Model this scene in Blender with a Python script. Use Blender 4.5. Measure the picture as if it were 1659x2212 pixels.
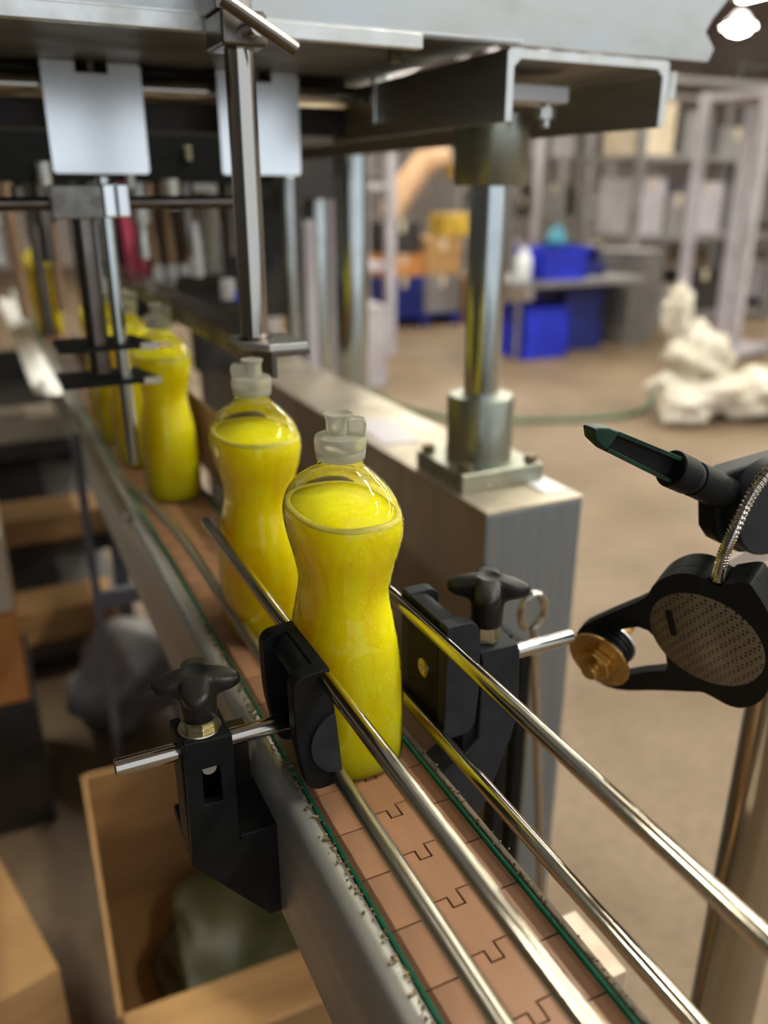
import bpy, bmesh, math, random
from mathutils import Vector, Matrix
random.seed(7)
S = bpy.context.scene
for o in list(bpy.data.objects): bpy.data.objects.remove(o)
COL = S.collection

# ------------------------------------------------------------------ camera, world, exposure
PITCH, YAW = 0.3690, 0.4485                      # looking down, turned left of the belt's normal
cam_d = bpy.data.cameras.new('camera')
cam = bpy.data.objects.new('camera', cam_d); COL.objects.link(cam)
cam.location = (-0.187, -0.450, 1.262)
fw = Vector((math.cos(PITCH) * math.sin(YAW), math.cos(PITCH) * math.cos(YAW), -math.sin(PITCH)))
cam.rotation_euler = fw.to_track_quat('-Z', 'Y').to_euler()
cam_d.sensor_fit = 'VERTICAL'; cam_d.sensor_height = 24.0
cam_d.lens = 24.0 * 1790.7 / 2212.0
cam_d.clip_start = 0.02; cam_d.clip_end = 100
cam_d.dof.use_dof = True
cam_d.dof.focus_distance = 0.495
cam_d.dof.aperture_fstop = 2.4
cam_d.dof.aperture_blades = 0
S.camera = cam

W = bpy.data.worlds.new('world'); S.world = W; W.use_nodes = True
W.node_tree.nodes['Background'].inputs[0].default_value = (0.80, 0.86, 0.95, 1)
W.node_tree.nodes['Background'].inputs[1].default_value = 0.78

S.view_settings.view_transform = 'Standard'
S.view_settings.look = 'None'
S.view_settings.gamma = 1.0
S.view_settings.use_curve_mapping = False
S.view_settings.exposure = 0.56
LAMP = 82.0                                       # emission of the ceiling tubes

# ------------------------------------------------------------------ materials
def lin(c):
    return tuple((x / 12.92 if x <= 0.04045 else ((x + 0.055) / 1.055) ** 2.4) for x in c)
def rgb(r, g, b): return lin((r / 255, g / 255, b / 255))

def mat(name, c1, c2=None, rough=0.5, metal=0.0, scale=20, detail=4, stretch=(1, 1, 1), bump=0.0, bscale=None,
        rvar=0.0, lo=0.35, hi=0.65, coat=0.0, spec=0.5, trans=0.0, ior=1.45, sss=0.0, sssr=(0.02, 0.02, 0.02), emit=None, estr=0.0, alpha=1.0):
    m = bpy.data.materials.new(name); m.use_nodes = True
    nt = m.node_tree; N = nt.nodes; L = nt.links
    b = N['Principled BSDF']
    b.inputs['Metallic'].default_value = metal
    b.inputs['Roughness'].default_value = rough
    b.inputs['Base Color'].default_value = (*c1, 1)
    b.inputs['Specular IOR Level'].default_value = spec
    b.inputs['IOR'].default_value = ior
    b.inputs['Transmission Weight'].default_value = trans
    b.inputs['Coat Weight'].default_value = coat
    b.inputs['Subsurface Weight'].default_value = sss
    b.inputs['Subsurface Radius'].default_value = sssr
    b.inputs['Subsurface Scale'].default_value = 1.0
    b.inputs['Alpha'].default_value = alpha
    if emit:
        b.inputs['Emission Color'].default_value = (*emit, 1); b.inputs['Emission Strength'].default_value = estr
    if c2 or bump or rvar:
        tc = N.new('ShaderNodeTexCoord'); mp = N.new('ShaderNodeMapping')
        mp.inputs['Scale'].default_value = stretch
        L.new(tc.outputs['Object'], mp.inputs['Vector'])
        nz = N.new('ShaderNodeTexNoise'); nz.inputs['Scale'].default_value = scale; nz.inputs['Detail'].default_value = detail
        L.new(mp.outputs[0], nz.inputs['Vector'])
        mr = N.new('ShaderNodeMapRange'); mr.inputs[1].default_value = lo; mr.inputs[2].default_value = hi
        L.new(nz.outputs['Fac'], mr.inputs[0])
        if c2:
            mx = N.new('ShaderNodeMix'); mx.data_type = 'RGBA'
            mx.inputs[6].default_value = (*c1, 1); mx.inputs[7].default_value = (*c2, 1)
            L.new(mr.outputs[0], mx.inputs[0]); L.new(mx.outputs[2], b.inputs['Base Color'])
        if rvar:
            r2 = N.new('ShaderNodeMapRange'); r2.inputs[1].default_value = lo; r2.inputs[2].default_value = hi
            r2.inputs[3].default_value = max(0.02, rough - rvar); r2.inputs[4].default_value = min(1, rough + rvar)
            L.new(nz.outputs['Fac'], r2.inputs[0]); L.new(r2.outputs[0], b.inputs['Roughness'])
        if bump:
            n2 = N.new('ShaderNodeTexNoise'); n2.inputs['Scale'].default_value = bscale or scale * 3; n2.inputs['Detail'].default_value = 3
            L.new(mp.outputs[0], n2.inputs['Vector'])
            bp = N.new('ShaderNodeBump'); bp.inputs['Strength'].default_value = bump; bp.inputs['Distance'].default_value = 0.002
            L.new(n2.outputs['Fac'], bp.inputs['Height']); L.new(bp.outputs[0], b.inputs['Normal'])
    return m

M = {}
M['steel'] = mat('rail_steel', (0.46, 0.415, 0.33), None, 0.11, 1.0)
M['rod_steel'] = mat('rod_steel', (0.50, 0.47, 0.41), None, 0.13, 1.0)
M['worn_steel'] = mat('worn_rail_steel', (0.50, 0.47, 0.38), (0.42, 0.39, 0.31), 0.34, 1.0, 40, stretch=(3, 0.7, 3), rvar=0.06)
M['dark_steel'] = mat('dark_steel', (0.20, 0.175, 0.15), (0.12, 0.10, 0.085), 0.32, 1.0, 12, rvar=0.1)
M['frame'] = mat('conveyor_stainless', (0.46, 0.45, 0.40), (0.32, 0.31, 0.27), 0.42, 0.55, 18, stretch=(1, 0.15, 1), rvar=0.12, bump=0.05, bscale=300)
M['beam'] = mat('brushed_plate', (0.52, 0.53, 0.51), (0.40, 0.41, 0.395), 0.40, 0.9, 16, detail=10, stretch=(0.6, 1, 1.2), rvar=0.16)
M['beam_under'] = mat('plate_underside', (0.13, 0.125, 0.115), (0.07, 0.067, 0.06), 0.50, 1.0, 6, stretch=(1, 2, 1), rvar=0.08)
M['channel'] = mat('channel_grey', (0.30, 0.29, 0.26), (0.24, 0.23, 0.20), 0.45, 0.55, 14, stretch=(3, 0.4, 3), rvar=0.1)
M['alu'] = mat('milled_aluminium', (0.70, 0.70, 0.66), (0.55, 0.55, 0.51), 0.36, 0.85, 40, rvar=0.1)
M['white_plate'] = mat('pale_matt_plate', (0.95, 0.97, 0.97), (0.86, 0.90, 0.90), 0.24, 0.95, 8, stretch=(2, 1, 0.3))
M['cabinet'] = mat('cabinet_stainless', (0.29, 0.335, 0.37), (0.23, 0.27, 0.30), 0.38, 0.85, 10, stretch=(6, 6, 0.4), rvar=0.08)
M['cabinet_side'] = mat('splashed_side_panel', (0.46, 0.40, 0.31), (0.34, 0.29, 0.22), 0.42, 0.7, 16, stretch=(1, 1, 0.3), rvar=0.12)
M['collar'] = mat('collar_grey_green', (0.34, 0.35, 0.28), (0.26, 0.27, 0.215), 0.34, 0.9, 20, rvar=0.08)
M['shaft'] = mat('lift_shaft_chrome', (0.60, 0.64, 0.62), (0.5, 0.55, 0.53), 0.17, 1.0, 12, rvar=0.05)
M['black'] = mat('black_plastic', (0.006, 0.0068, 0.0068), (0.010, 0.011, 0.011), 0.48, 0, 60, bump=0.15, bscale=900, spec=0.16)
M['grey_plastic'] = mat('charcoal_plastic', (0.016, 0.018, 0.021), (0.024, 0.027, 0.031), 0.48, 0, 60, bump=0.2, bscale=900, spec=0.2)
M['knob'] = mat('dusty_black_knob', (0.010, 0.010, 0.010), (0.020, 0.018, 0.015), 0.36, 0, 80, bump=0.15, bscale=700, spec=0.3)
M['brass'] = mat('brass', (0.75, 0.50, 0.18), (0.55, 0.35, 0.12), 0.28, 1.0, 60, rvar=0.08)
M['zinc'] = mat('zinc_washer', (0.72, 0.66, 0.46), (0.55, 0.48, 0.30), 0.30, 1.0, 60, rvar=0.1)
M['belt'] = mat('chain_tan_plastic', rgb(166, 122, 90), rgb(142, 104, 76), 0.42, 0, 25, stretch=(1, 0.4, 1), rvar=0.08, bump=0.04, bscale=400)
M['bed'] = mat('chain_bed_dark', (0.03, 0.022, 0.016), None, 0.7)
M['green'] = mat('green_wear_strip', rgb(20, 118, 84), rgb(36, 140, 102), 0.38, 0, 60, rvar=0.1)
M['dust'] = mat('dust_crumbs', rgb(150, 130, 95), rgb(90, 75, 52), 0.9, 0, 200)
M['kraft'] = mat('cardboard', rgb(172, 132, 84), rgb(152, 114, 70), 0.85, 0, 6, stretch=(1, 1, 6))
M['kraft_dk'] = mat('cardboard_inner', rgb(128, 96, 58), rgb(108, 80, 46), 0.9, 0, 6)
M['orange_box'] = mat('orange_carton', rgb(196, 132, 66), rgb(170, 110, 56), 0.8, 0, 4)
M['pale_box'] = mat('pale_carton', rgb(205, 190, 165), rgb(180, 165, 140), 0.85, 0, 4)
M['film'] = mat('crumpled_grey_film', rgb(78, 72, 46), rgb(52, 54, 24), 0.5, 0, 9, bump=0.4, bscale=30)
M['foam'] = mat('white_foam_wrap', rgb(205, 198, 184), rgb(185, 176, 158), 0.75, 0, 4)
M['blue'] = mat('blue_plastic', rgb(28, 48, 190), rgb(18, 32, 150), 0.35, 0, 5)
M['blue_dk'] = mat('dark_blue_plastic', rgb(30, 40, 118), rgb(22, 28, 80), 0.4, 0, 5)
M['teal'] = mat('teal_plastic', rgb(30, 110, 130), None, 0.4)
M['grey_paint'] = mat('grey_paint', rgb(128, 124, 122), rgb(104, 100, 98), 0.5, 0.1, 4)
M['lilac_paint'] = mat('pale_grey_paint', rgb(178, 172, 178), rgb(158, 152, 156), 0.45, 0.1, 4)
M['dark_paint'] = mat('dark_machine_paint', (0.016, 0.014, 0.012), (0.040, 0.034, 0.029), 0.45, 0.2, 9)
M['blue_grey'] = mat('blue_grey_post_paint', rgb(96, 98, 106), rgb(80, 80, 88), 0.4, 0.3, 5)
M['white_pl'] = mat('white_plastic', rgb(225, 228, 230), rgb(205, 208, 212), 0.4, 0, 6)
M['pink'] = mat('pink_rubber_hose', rgb(190, 74, 100), rgb(150, 54, 78), 0.5, 0, 8)
M['tan_tube'] = mat('tan_tube', rgb(152, 122, 92), rgb(122, 96, 70), 0.6, 0, 8)
M['hose_green'] = mat('green_hose', rgb(32, 96, 62), rgb(24, 76, 50), 0.45, 0, 10)
M['ceiling'] = mat('ceiling_panel', rgb(196, 184, 178), rgb(170, 160, 154), 0.8, 0, 1)
M['wall'] = mat('painted_wall', rgb(168, 155, 150), rgb(146, 134, 128), 0.8, 0, 0.7)
M['lamp'] = mat('lamp_diffuser', (1, 1, 1), None, 0.5, emit=(1.0, 0.965, 0.84), estr=LAMP)
M['lamp_body'] = mat('lamp_housing', (0.7, 0.7, 0.7), None, 0.5)
M['pale_green'] = mat('pale_green_white', rgb(206, 222, 212), rgb(190, 208, 198), 0.45, 0.0, 8)
M['dusty_frame'] = mat('dusty_side_rail', rgb(118, 106, 86), rgb(84, 76, 62), 0.6, 0.35, 60, stretch=(1, 0.3, 1))
M['arm'] = mat('pale_dusty_arm', rgb(196, 176, 156), rgb(172, 152, 132), 0.45, 0.25, 30)
M['red'] = mat('red_plastic', rgb(150, 60, 50), None, 0.5)
M['yellow_tool'] = mat('yellow_paint', rgb(196, 160, 50), rgb(160, 130, 40), 0.5, 0, 5)
M['skin_card'] = mat('buff_card', rgb(214, 176, 140), rgb(190, 150, 112), 0.7, 0, 4)
M['deep_green'] = mat('dark_green_plastic', rgb(24, 58, 42), rgb(12, 36, 24), 0.42, 0, 60, spec=0.25)
M['clear'] = mat('clear_acrylic', rgb(216, 206, 198), None, 0.2, trans=0.55, ior=1.1)
M['cap'] = mat('translucent_cap', (0.80, 0.80, 0.66), None, 0.30, trans=0.70, ior=1.2, sss=0.4, sssr=(0.006, 0.006, 0.005))
M['rust'] = mat('rusty_stain_steel', (0.26, 0.20, 0.10), (0.16, 0.13, 0.08), 0.5, 0.6, 30)

def floor_mat():
    m = mat('concrete_floor', rgb(120, 100, 76), rgb(98, 80, 59), 0.60, 0, 1.6, detail=8, bump=0.12, bscale=60, rvar=0.12, lo=0.3, hi=0.7)
    nt = m.node_tree; N = nt.nodes; L = nt.links; b = N['Principled BSDF']
    src = b.inputs['Base Color'].links[0].from_socket
    tc = N.new('ShaderNodeTexCoord')
    n = N.new('ShaderNodeTexNoise'); n.inputs['Scale'].default_value = 34; n.inputs['Detail'].default_value = 8; n.inputs['Roughness'].default_value = 0.68
    L.new(tc.outputs['Object'], n.inputs['Vector'])
    mr = N.new('ShaderNodeMapRange'); mr.inputs[1].default_value = 0.46; mr.inputs[2].default_value = 0.74; mr.inputs[4].default_value = 0.62
    L.new(n.outputs['Fac'], mr.inputs[0])
    mx = N.new('ShaderNodeMix'); mx.data_type = 'RGBA'; mx.inputs[7].default_value = (*rgb(80, 65, 48), 1)
    L.new(mr.outputs[0], mx.inputs[0]); L.new(src, mx.inputs[6]); L.new(mx.outputs[2], b.inputs['Base Color'])
    return m
M['floor'] = floor_mat()

def pet_mat():                                    # thin clear bottle wall
    m = bpy.data.materials.new('clear_bottle_wall'); m.use_nodes = True
    nt = m.node_tree; N = nt.nodes; L = nt.links; N.remove(N['Principled BSDF'])
    t = N.new('ShaderNodeBsdfTransparent'); t.inputs[0].default_value = (1.0, 1.0, 0.985, 1)
    g = N.new('ShaderNodeBsdfGlossy'); g.inputs['Roughness'].default_value = 0.03; g.inputs[0].default_value = (1, 1, 1, 1)
    f = N.new('ShaderNodeFresnel'); f.inputs[0].default_value = 1.34
    tc = N.new('ShaderNodeTexCoord')
    n = N.new('ShaderNodeTexNoise'); n.inputs['Scale'].default_value = 45; n.inputs['Detail'].default_value = 3
    bp = N.new('ShaderNodeBump'); bp.inputs['Strength'].default_value = 0.45; bp.inputs['Distance'].default_value = 0.002
    L.new(tc.outputs['Object'], n.inputs['Vector']); L.new(n.outputs['Fac'], bp.inputs['Height'])
    L.new(bp.outputs[0], g.inputs['Normal']); L.new(bp.outputs[0], f.inputs['Normal'])
    mx = N.new('ShaderNodeMixShader')
    L.new(f.outputs[0], mx.inputs[0]); L.new(t.outputs[0], mx.inputs[1]); L.new(g.outputs[0], mx.inputs[2])
    L.new(mx.outputs[0], N['Material Output'].inputs[0])
    return m
M['pet'] = pet_mat()

def liquid_mat():                                 # cloudy yellow soap, bubbles and their sparkle painted as pale specks
    m = mat('yellow_soap', (0.80, 0.66, 0.012), None, 0.35, trans=0.0, ior=1.2, spec=0.12, sss=1.0, sssr=(0.10, 0.085, 0.004))
    nt = m.node_tree; N = nt.nodes; L = nt.links; b = N['Principled BSDF']
    tc = N.new('ShaderNodeTexCoord')
    mp = N.new('ShaderNodeMapping'); mp.inputs['Scale'].default_value = (1, 1, 0.45); mp.inputs['Rotation'].default_value = (0.3, 0.5, 0)
    L.new(tc.outputs['Object'], mp.inputs[0])
    n = N.new('ShaderNodeTexNoise'); n.inputs['Scale'].default_value = 34; n.inputs['Detail'].default_value = 5; n.inputs['Distortion'].default_value = 1.2
    L.new(mp.outputs[0], n.inputs['Vector'])
    mr = N.new('ShaderNodeMapRange'); mr.inputs[1].default_value = 0.35; mr.inputs[2].default_value = 0.68
    L.new(n.outputs['Fac'], mr.inputs[0])
    mx = N.new('ShaderNodeMix'); mx.data_type = 'RGBA'
    mx.inputs[6].default_value = (0.89, 0.66, 0.001, 1); mx.inputs[7].default_value = (0.998, 0.82, 0.012, 1)
    L.new(mr.outputs[0], mx.inputs[0])
    v = N.new('ShaderNodeTexVoronoi'); v.inputs['Scale'].default_value = 400
    L.new(mp.outputs[0], v.inputs['Vector'])
    v2 = N.new('ShaderNodeMapRange'); v2.inputs[1].default_value = 0.13; v2.inputs[2].default_value = 0.21; v2.inputs[3].default_value = 0.65; v2.inputs[4].default_value = 0
    L.new(v.outputs['Distance'], v2.inputs[0])
    m2 = N.new('ShaderNodeMix'); m2.data_type = 'RGBA'; m2.inputs[7].default_value = (1.0, 0.92, 0.28, 1)
    L.new(v2.outputs[0], m2.inputs[0]); L.new(mx.outputs[2], m2.inputs[6]); L.new(m2.outputs[2], b.inputs['Base Color'])
    bp = N.new('ShaderNodeBump'); bp.inputs['Strength'].default_value = 0.5; bp.inputs['Distance'].default_value = 0.003
    L.new(n.outputs['Fac'], bp.inputs['Height']); L.new(bp.outputs[0], b.inputs['Normal'])
    return m
M['soap'] = liquid_mat()

def reflector_mat():                              # honeycomb prismatic disc
    m = mat('dotted_reflector', rgb(120, 108, 88), None, 0.30, 0.35)
    nt = m.node_tree; N = nt.nodes; L = nt.links; b = N['Principled BSDF']
    tc = N.new('ShaderNodeTexCoord')
    v = N.new('ShaderNodeTexVoronoi'); v.inputs['Scale'].default_value = 330; v.inputs['Randomness'].default_value = 0.12
    L.new(tc.outputs['Object'], v.inputs['Vector'])
    mr = N.new('ShaderNodeMapRange'); mr.inputs[1].default_value = 0.28; mr.inputs[2].default_value = 0.40
    L.new(v.outputs['Distance'], mr.inputs[0])
    mx = N.new('ShaderNodeMix'); mx.data_type = 'RGBA'
    mx.inputs[6].default_value = (*rgb(44, 38, 28), 1); mx.inputs[7].default_value = (*rgb(122, 110, 88), 1)
    L.new(mr.outputs[0], mx.inputs[0]); L.new(mx.outputs[2], b.inputs['Base Color'])
    return m
M['reflector'] = reflector_mat()

# ------------------------------------------------------------------ mesh helpers
class MB:
    def __init__(s): s.bm = bmesh.new()
    def _x(s, vs, rot, c):
        for v in vs:
            if rot: v.co = rot @ v.co
            v.co += Vector(c)
    def box(s, c, d, rot=None):
        vs = bmesh.ops.create_cube(s.bm, size=1)['verts']
        for v in vs: v.co = Vector((v.co.x * d[0], v.co.y * d[1], v.co.z * d[2]))
        s._x(vs, rot, c); return s
    def span(s, x0, x1, y0, y1, z0, z1):
        return s.box(((x0 + x1) / 2, (y0 + y1) / 2, (z0 + z1) / 2), (abs(x1 - x0), abs(y1 - y0), abs(z1 - z0)))
    def cyl(s, p0, p1, r, r2=None, seg=32):
        p0, p1 = Vector(p0), Vector(p1); d = p1 - p0
        vs = bmesh.ops.create_cone(s.bm, cap_ends=True, segments=seg, radius1=r, radius2=r if r2 is None else r2, depth=d.length)['verts']
        s._x(vs, d.to_track_quat('Z', 'Y').to_matrix(), (p0 + p1) / 2); return s
    def tube(s, pts, r, seg=16, cap=True):
        pts = [Vector(p) for p in pts]; rings = []
        up = None
        for i, p in enumerate(pts):
            t = (pts[min(i + 1, len(pts) - 1)] - pts[max(i - 1, 0)]).normalized()
            if up is None: up = t.orthogonal().normalized()
            up = (up - t * up.dot(t)).normalized(); w = t.cross(up)
            rr = r[i] if isinstance(r, (list, tuple)) else r
            rings.append([s.bm.verts.new(p + (up * math.cos(a) + w * math.sin(a)) * rr) for a in [2 * math.pi * k / seg for k in range(seg)]])
        for a, b in zip(rings, rings[1:]):
            for k in range(seg): s.bm.faces.new((a[k], a[(k + 1) % seg], b[(k + 1) % seg], b[k]))
        if cap: s.bm.faces.new(rings[0][::-1]); s.bm.faces.new(rings[-1])
        return s
    def lathe(s, prof, c=(0, 0, 0), seg=40, fn=None, cap=True):
        rings = []
        for (r, z) in prof:
            ring = []
            for k in range(seg):
                a = 2 * math.pi * k / seg
                x, y, zz = fn(r, z, a) if fn else (r * math.cos(a), r * math.sin(a), z)
                ring.append(s.bm.verts.new((x + c[0], y + c[1], zz + c[2])))
            rings.append(ring)
        for a, b in zip(rings, rings[1:]):
            for k in range(seg): s.bm.faces.new((a[k], a[(k + 1) % seg], b[(k + 1) % seg], b[k]))
        if cap: s.bm.faces.new(rings[0][::-1]); s.bm.faces.new(rings[-1])
        return s
    def prism(s, poly, axis, a0, a1, hole=None):
        """extrude a 2-D outline along an axis: 'y' -> (x,z), 'z' -> (x,y), 'x' -> (y,z)"""
        def P(u, v, t): return {'y': (u, t, v), 'z': (u, v, t), 'x': (t, u, v)}[axis]
        A = [s.bm.verts.new(P(u, v, a0)) for u, v in poly]; B = [s.bm.verts.new(P(u, v, a1)) for u, v in poly]
        n = len(poly)
        for k in range(n): s.bm.faces.new((A[k], A[(k + 1) % n], B[(k + 1) % n], B[k]))
        if hole:
            C = [s.bm.verts.new(P(u, v, a0)) for u, v in hole]; D = [s.bm.verts.new(P(u, v, a1)) for u, v in hole]
            h = len(hole)
            for k in range(h): s.bm.faces.new((C[k], D[k], D[(k + 1) % h], C[(k + 1) % h]))
            for O, I in ((A, C), (B, D)):
                es = []
                for R in (O, I):
                    for k in range(len(R)):
                        e = s.bm.edges.get((R[k], R[(k + 1) % len(R)])) or s.bm.edges.new((R[k], R[(k + 1) % len(R)]))
                        es.append(e)
                bmesh.ops.triangle_fill(s.bm, edges=es, use_beauty=True)
        else:
            s.bm.faces.new(A[::-1]); s.bm.faces.new(B)
        return s
    def xf(s, mtx): 
        bmesh.ops.transform(s.bm, matrix=mtx, verts=s.bm.verts[:]); return s
    def build(s, name, m, parent=None, bevel=0.0, world=True, ang=35, seg=2, sub=0):
        bmesh.ops.recalc_face_normals(s.bm, faces=s.bm.faces[:])
        if parent is not None and world:
            off = parent.matrix_basis.translation.copy()
            if parent.parent is not None and parent.parent.type == 'EMPTY': off += parent.parent.matrix_basis.translation
            elif parent.type == 'MESH' and parent.parent is None: off = Vector((0, 0, 0))
            for v in s.bm.verts: v.co -= off
        me = bpy.data.meshes.new(name); s.bm.to_mesh(me); s.bm.free()
        me.materials.append(m)
        me.polygons.foreach_set('use_smooth', [True] * len(me.polygons))
        me.set_sharp_from_angle(angle=math.radians(ang))
        o = bpy.data.objects.new(name, me); COL.objects.link(o)
        if parent is not None: o.parent = parent
        if bevel:
            b = o.modifiers.new('bevel', 'BEVEL'); b.width = bevel; b.segments = seg; b.limit_method = 'ANGLE'; b.angle_limit = math.radians(30); b.harden_normals = True
        if sub:
            b = o.modifiers.new('subsurf', 'SUBSURF'); b.levels = sub; b.render_levels = sub
        return o

def tag(o, label, cat, group=None, kind=None):
    if label: o['label'] = label
    if cat: o['category'] = cat
    if group: o['group'] = group
    if kind: o['kind'] = kind
    return o
def thing(name, loc, label, cat, group=None, rz=0):
    o = bpy.data.objects.new(name, None); COL.objects.link(o); o.location = loc; o.rotation_euler = (0, 0, rz)
    o.empty_display_size = 0.05
    return tag(o, label, cat, group)
def struct(o): o['kind'] = 'structure'; return o
def lab(o, t): o['label'] = t; return o
def copy_tree(o, parent=None):
    c = o.copy(); COL.objects.link(c)
    if parent is not None: c.parent = parent
    for ch in list(o.children): copy_tree(ch, c)
    return c
def rot(ax, a): return Matrix.Rotation(a, 3, ax)
def catmull(pts, n):
    out = []
    P = [pts[0]] + list(pts) + [pts[-1]]
    for i in range(1, len(P) - 2):
        for k in range(n):
            t = k / n
            out.append(tuple(0.5 * (2 * P[i][j] + (P[i + 1][j] - P[i - 1][j]) * t + (2 * P[i - 1][j] - 5 * P[i][j] + 4 * P[i + 1][j] - P[i + 2][j]) * t * t +
                       (3 * P[i][j] - P[i - 1][j] - 3 * P[i + 1][j] + P[i + 2][j]) * t ** 3) for j in range(len(P[i]))))
    out.append(tuple(pts[-1])); return out

# ------------------------------------------------------------------ the room
struct(MB().span(-2.6, 16, -7, 16, -0.1, 0).build('floor', M['floor']))
struct(MB().span(-2.6, 16, -2.8, 16, 4.6, 4.7).build('ceiling', M['ceiling']))
struct(MB().span(-2.6, 16, 15.9, 16.0, 0, 4.6).build('wall_back', M['wall']))
struct(MB().span(15.9, 16.0, -7, 15.9, 0, 4.6).build('wall_right', M['wall']))
struct(MB().span(-2.6, -2.5, -4, 15.9, 0, 4.6).build('wall_left', M['dark_paint']))  # out of view; set close and dark to block sky light from the left

def ceiling_light(x, y, z, label, L=2.4, w=0.11):
    t = thing('ceiling_light', (x, y, z), label, 'lamp', 'ceiling strip lights')
    MB().span(x - w / 2 - 0.03, x + w / 2 + 0.03, y - L / 2, y + L / 2, z, z + 0.07).build('housing', M['lamp_body'], t)
    MB().span(x - w / 2, x + w / 2, y - L / 2 + 0.05, y + L / 2 - 0.05, z - 0.02, z).build('diffuser', M['lamp'], t)
    for s in (-1, 1):
        MB().cyl((x, y + s * L * 0.4, z + 0.07), (x, y + s * L * 0.4, 4.6), 0.006, seg=8).build('hanger', M['lamp_body'], t)
for i, x in enumerate((1.9, 5.6, 9.4)):
    for j, y in enumerate((-1.4, 1.6, 4.6, 7.6, 10.6)):
        ceiling_light(x, y, 3.6, 'white ceiling strip light, %s in the %s row from the conveyor' % (('nearest', 'second', 'third', 'fourth', 'farthest')[j], ('first', 'second', 'third')[i]))

ceiling_light(-1.7, 2.3, 3.6, 'white strip light hanging over the left of the machine, out of the picture')

# ------------------------------------------------------------------ conveyor
CZ = 0.90
conv = thing('conveyor', (0, 0.8, 0), 'stainless steel side-frame conveyor running from lower right to upper left', 'conveyor')
def side(sx):
    # outward lip folded over a plain web
    x = lambda v: sx * v
    poly = [(x(0.0462), CZ + 0.001), (x(0.050), CZ + 0.004), (x(0.058), CZ + 0.003), (x(0.0625), CZ - 0.003), (x(0.064), CZ - 0.012), (x(0.064), CZ - 0.095), (x(0.060), CZ - 0.095), (x(0.060), CZ - 0.013), (x(0.0462), CZ - 0.010)]
    return poly
right = [(0.0387, CZ + 0.001), (0.0395, CZ + 0.0022), (0.0435, CZ + 0.0018), (0.0447, CZ - 0.001), (0.0447, CZ - 0.095), (0.0417, CZ - 0.095), (0.0417, CZ - 0.006), (0.0387, CZ - 0.008)]
for sx in (-1, 1):
    MB().prism(side(sx) if sx < 0 else right, 'y', -0.42, 3.2).build('side_rail', M['frame'] if sx < 0 else M['dusty_frame'], conv, ang=50)
    lab(MB().span(-0.0458 if sx < 0 else 0.0368, -0.0432 if sx < 0 else 0.0385, -0.42, 3.2, CZ - 0.012, CZ + 0.0022).build('wear_strip', M['green'], conv, bevel=0.0006), 'green plastic strip along the chain')
MB().span(-0.06, 0.0415, -0.42, 3.2, CZ - 0.022, CZ - 0.016).build('chain_bed', M['bed'], conv)
for y in (1.04, 3.0):
    for sx in (-1, 1):
        MB().span(-0.0785 if sx < 0 else 0.0450, -0.0642 if sx < 0 else 0.0590, y - 0.052, y - 0.030, 0.0, CZ - 0.02).build('leg', M['blue_grey'], conv, bevel=0.003)
    MB().span(-0.0642, 0.0450, y - 0.050, y - 0.032, 0.55, 0.58).build('cross_brace', M['blue_grey'], conv)
MB().span(0.0447, 0.187, -0.108, -0.043, 0.684, 0.700).build('support_arm', M['arm'], conv, bevel=0.002)
MB().span(0.0447, 0.050, -0.108, -0.043, 0.700, 0.860).build('arm_bracket', M['frame'], conv, bevel=0.001)

# chain of tabletop links
chain = thing('conveyor_chain', (0, 0.0, CZ - 0.004), 'tan plastic flat-top chain of hinged links between green strips', 'conveyor belt')
P_, HW, G = 0.0381, 0.0394, 0.0006
def link_mesh():
    # front edge carries two hinge tongues, rear edge the matching notches
    t = [(-0.0150, -0.0015, 0.0075), (0.0060, 0.0150, 0.0105)]
    pts = [(-HW, G), ]
    for a, b, d in t: pts += [(a - G, G), (a - G, d + G), (b + G, d + G), (b + G, G)]
    pts += [(HW, G), (HW, P_ - G)]
    for a, b, d in t[::-1]: pts += [(b - G, P_ - G), (b - G, P_ + d - G), (a + G, P_ + d - G), (a + G, P_ - G)]
    pts += [(-HW, P_ - G)]
    return MB().prism(pts, 'z', -0.004, 0)
first = None
for i in range(-9, 62):
    if first is None:
        first = link_mesh().build('chain_link', M['belt'], chain, world=False)
        o = first
    else:
        o = first.copy(); COL.objects.link(o)
    o.location = (-0.0033, i * P_ - 0.006, 0.004)

# dust and crumbs lying along the left side rail
mb = MB()
for k in range(420):
    y = -0.33 + random.random() ** 0.8 * 0.55
    x = random.choice((-0.0485, -0.0475, -0.050)) + random.gauss(0, 0.0014)
    r = random.uniform(0.0003, 0.0011)
    mb.box((x, y, CZ + 0.0045 + r * 0.4), (r * random.uniform(0.8, 2.4), r * random.uniform(0.8, 2), r), rot('Z', random.random() * 3))
for k in range(170):
    y = -0.30 + random.random() * 0.4; r = random.uniform(0.0003, 0.0009)
    mb.box((0.0410 + random.gauss(0, 0.0014), y, CZ + 0.0024 + r * .4), (r * 1.6, r * 1.3, r), rot('Z', random.random() * 3))
tag(mb.build('crumbs', M['dust']), 'pale crumbs and dust scattered along the conveyor side rails', 'dust', kind='stuff')

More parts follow.
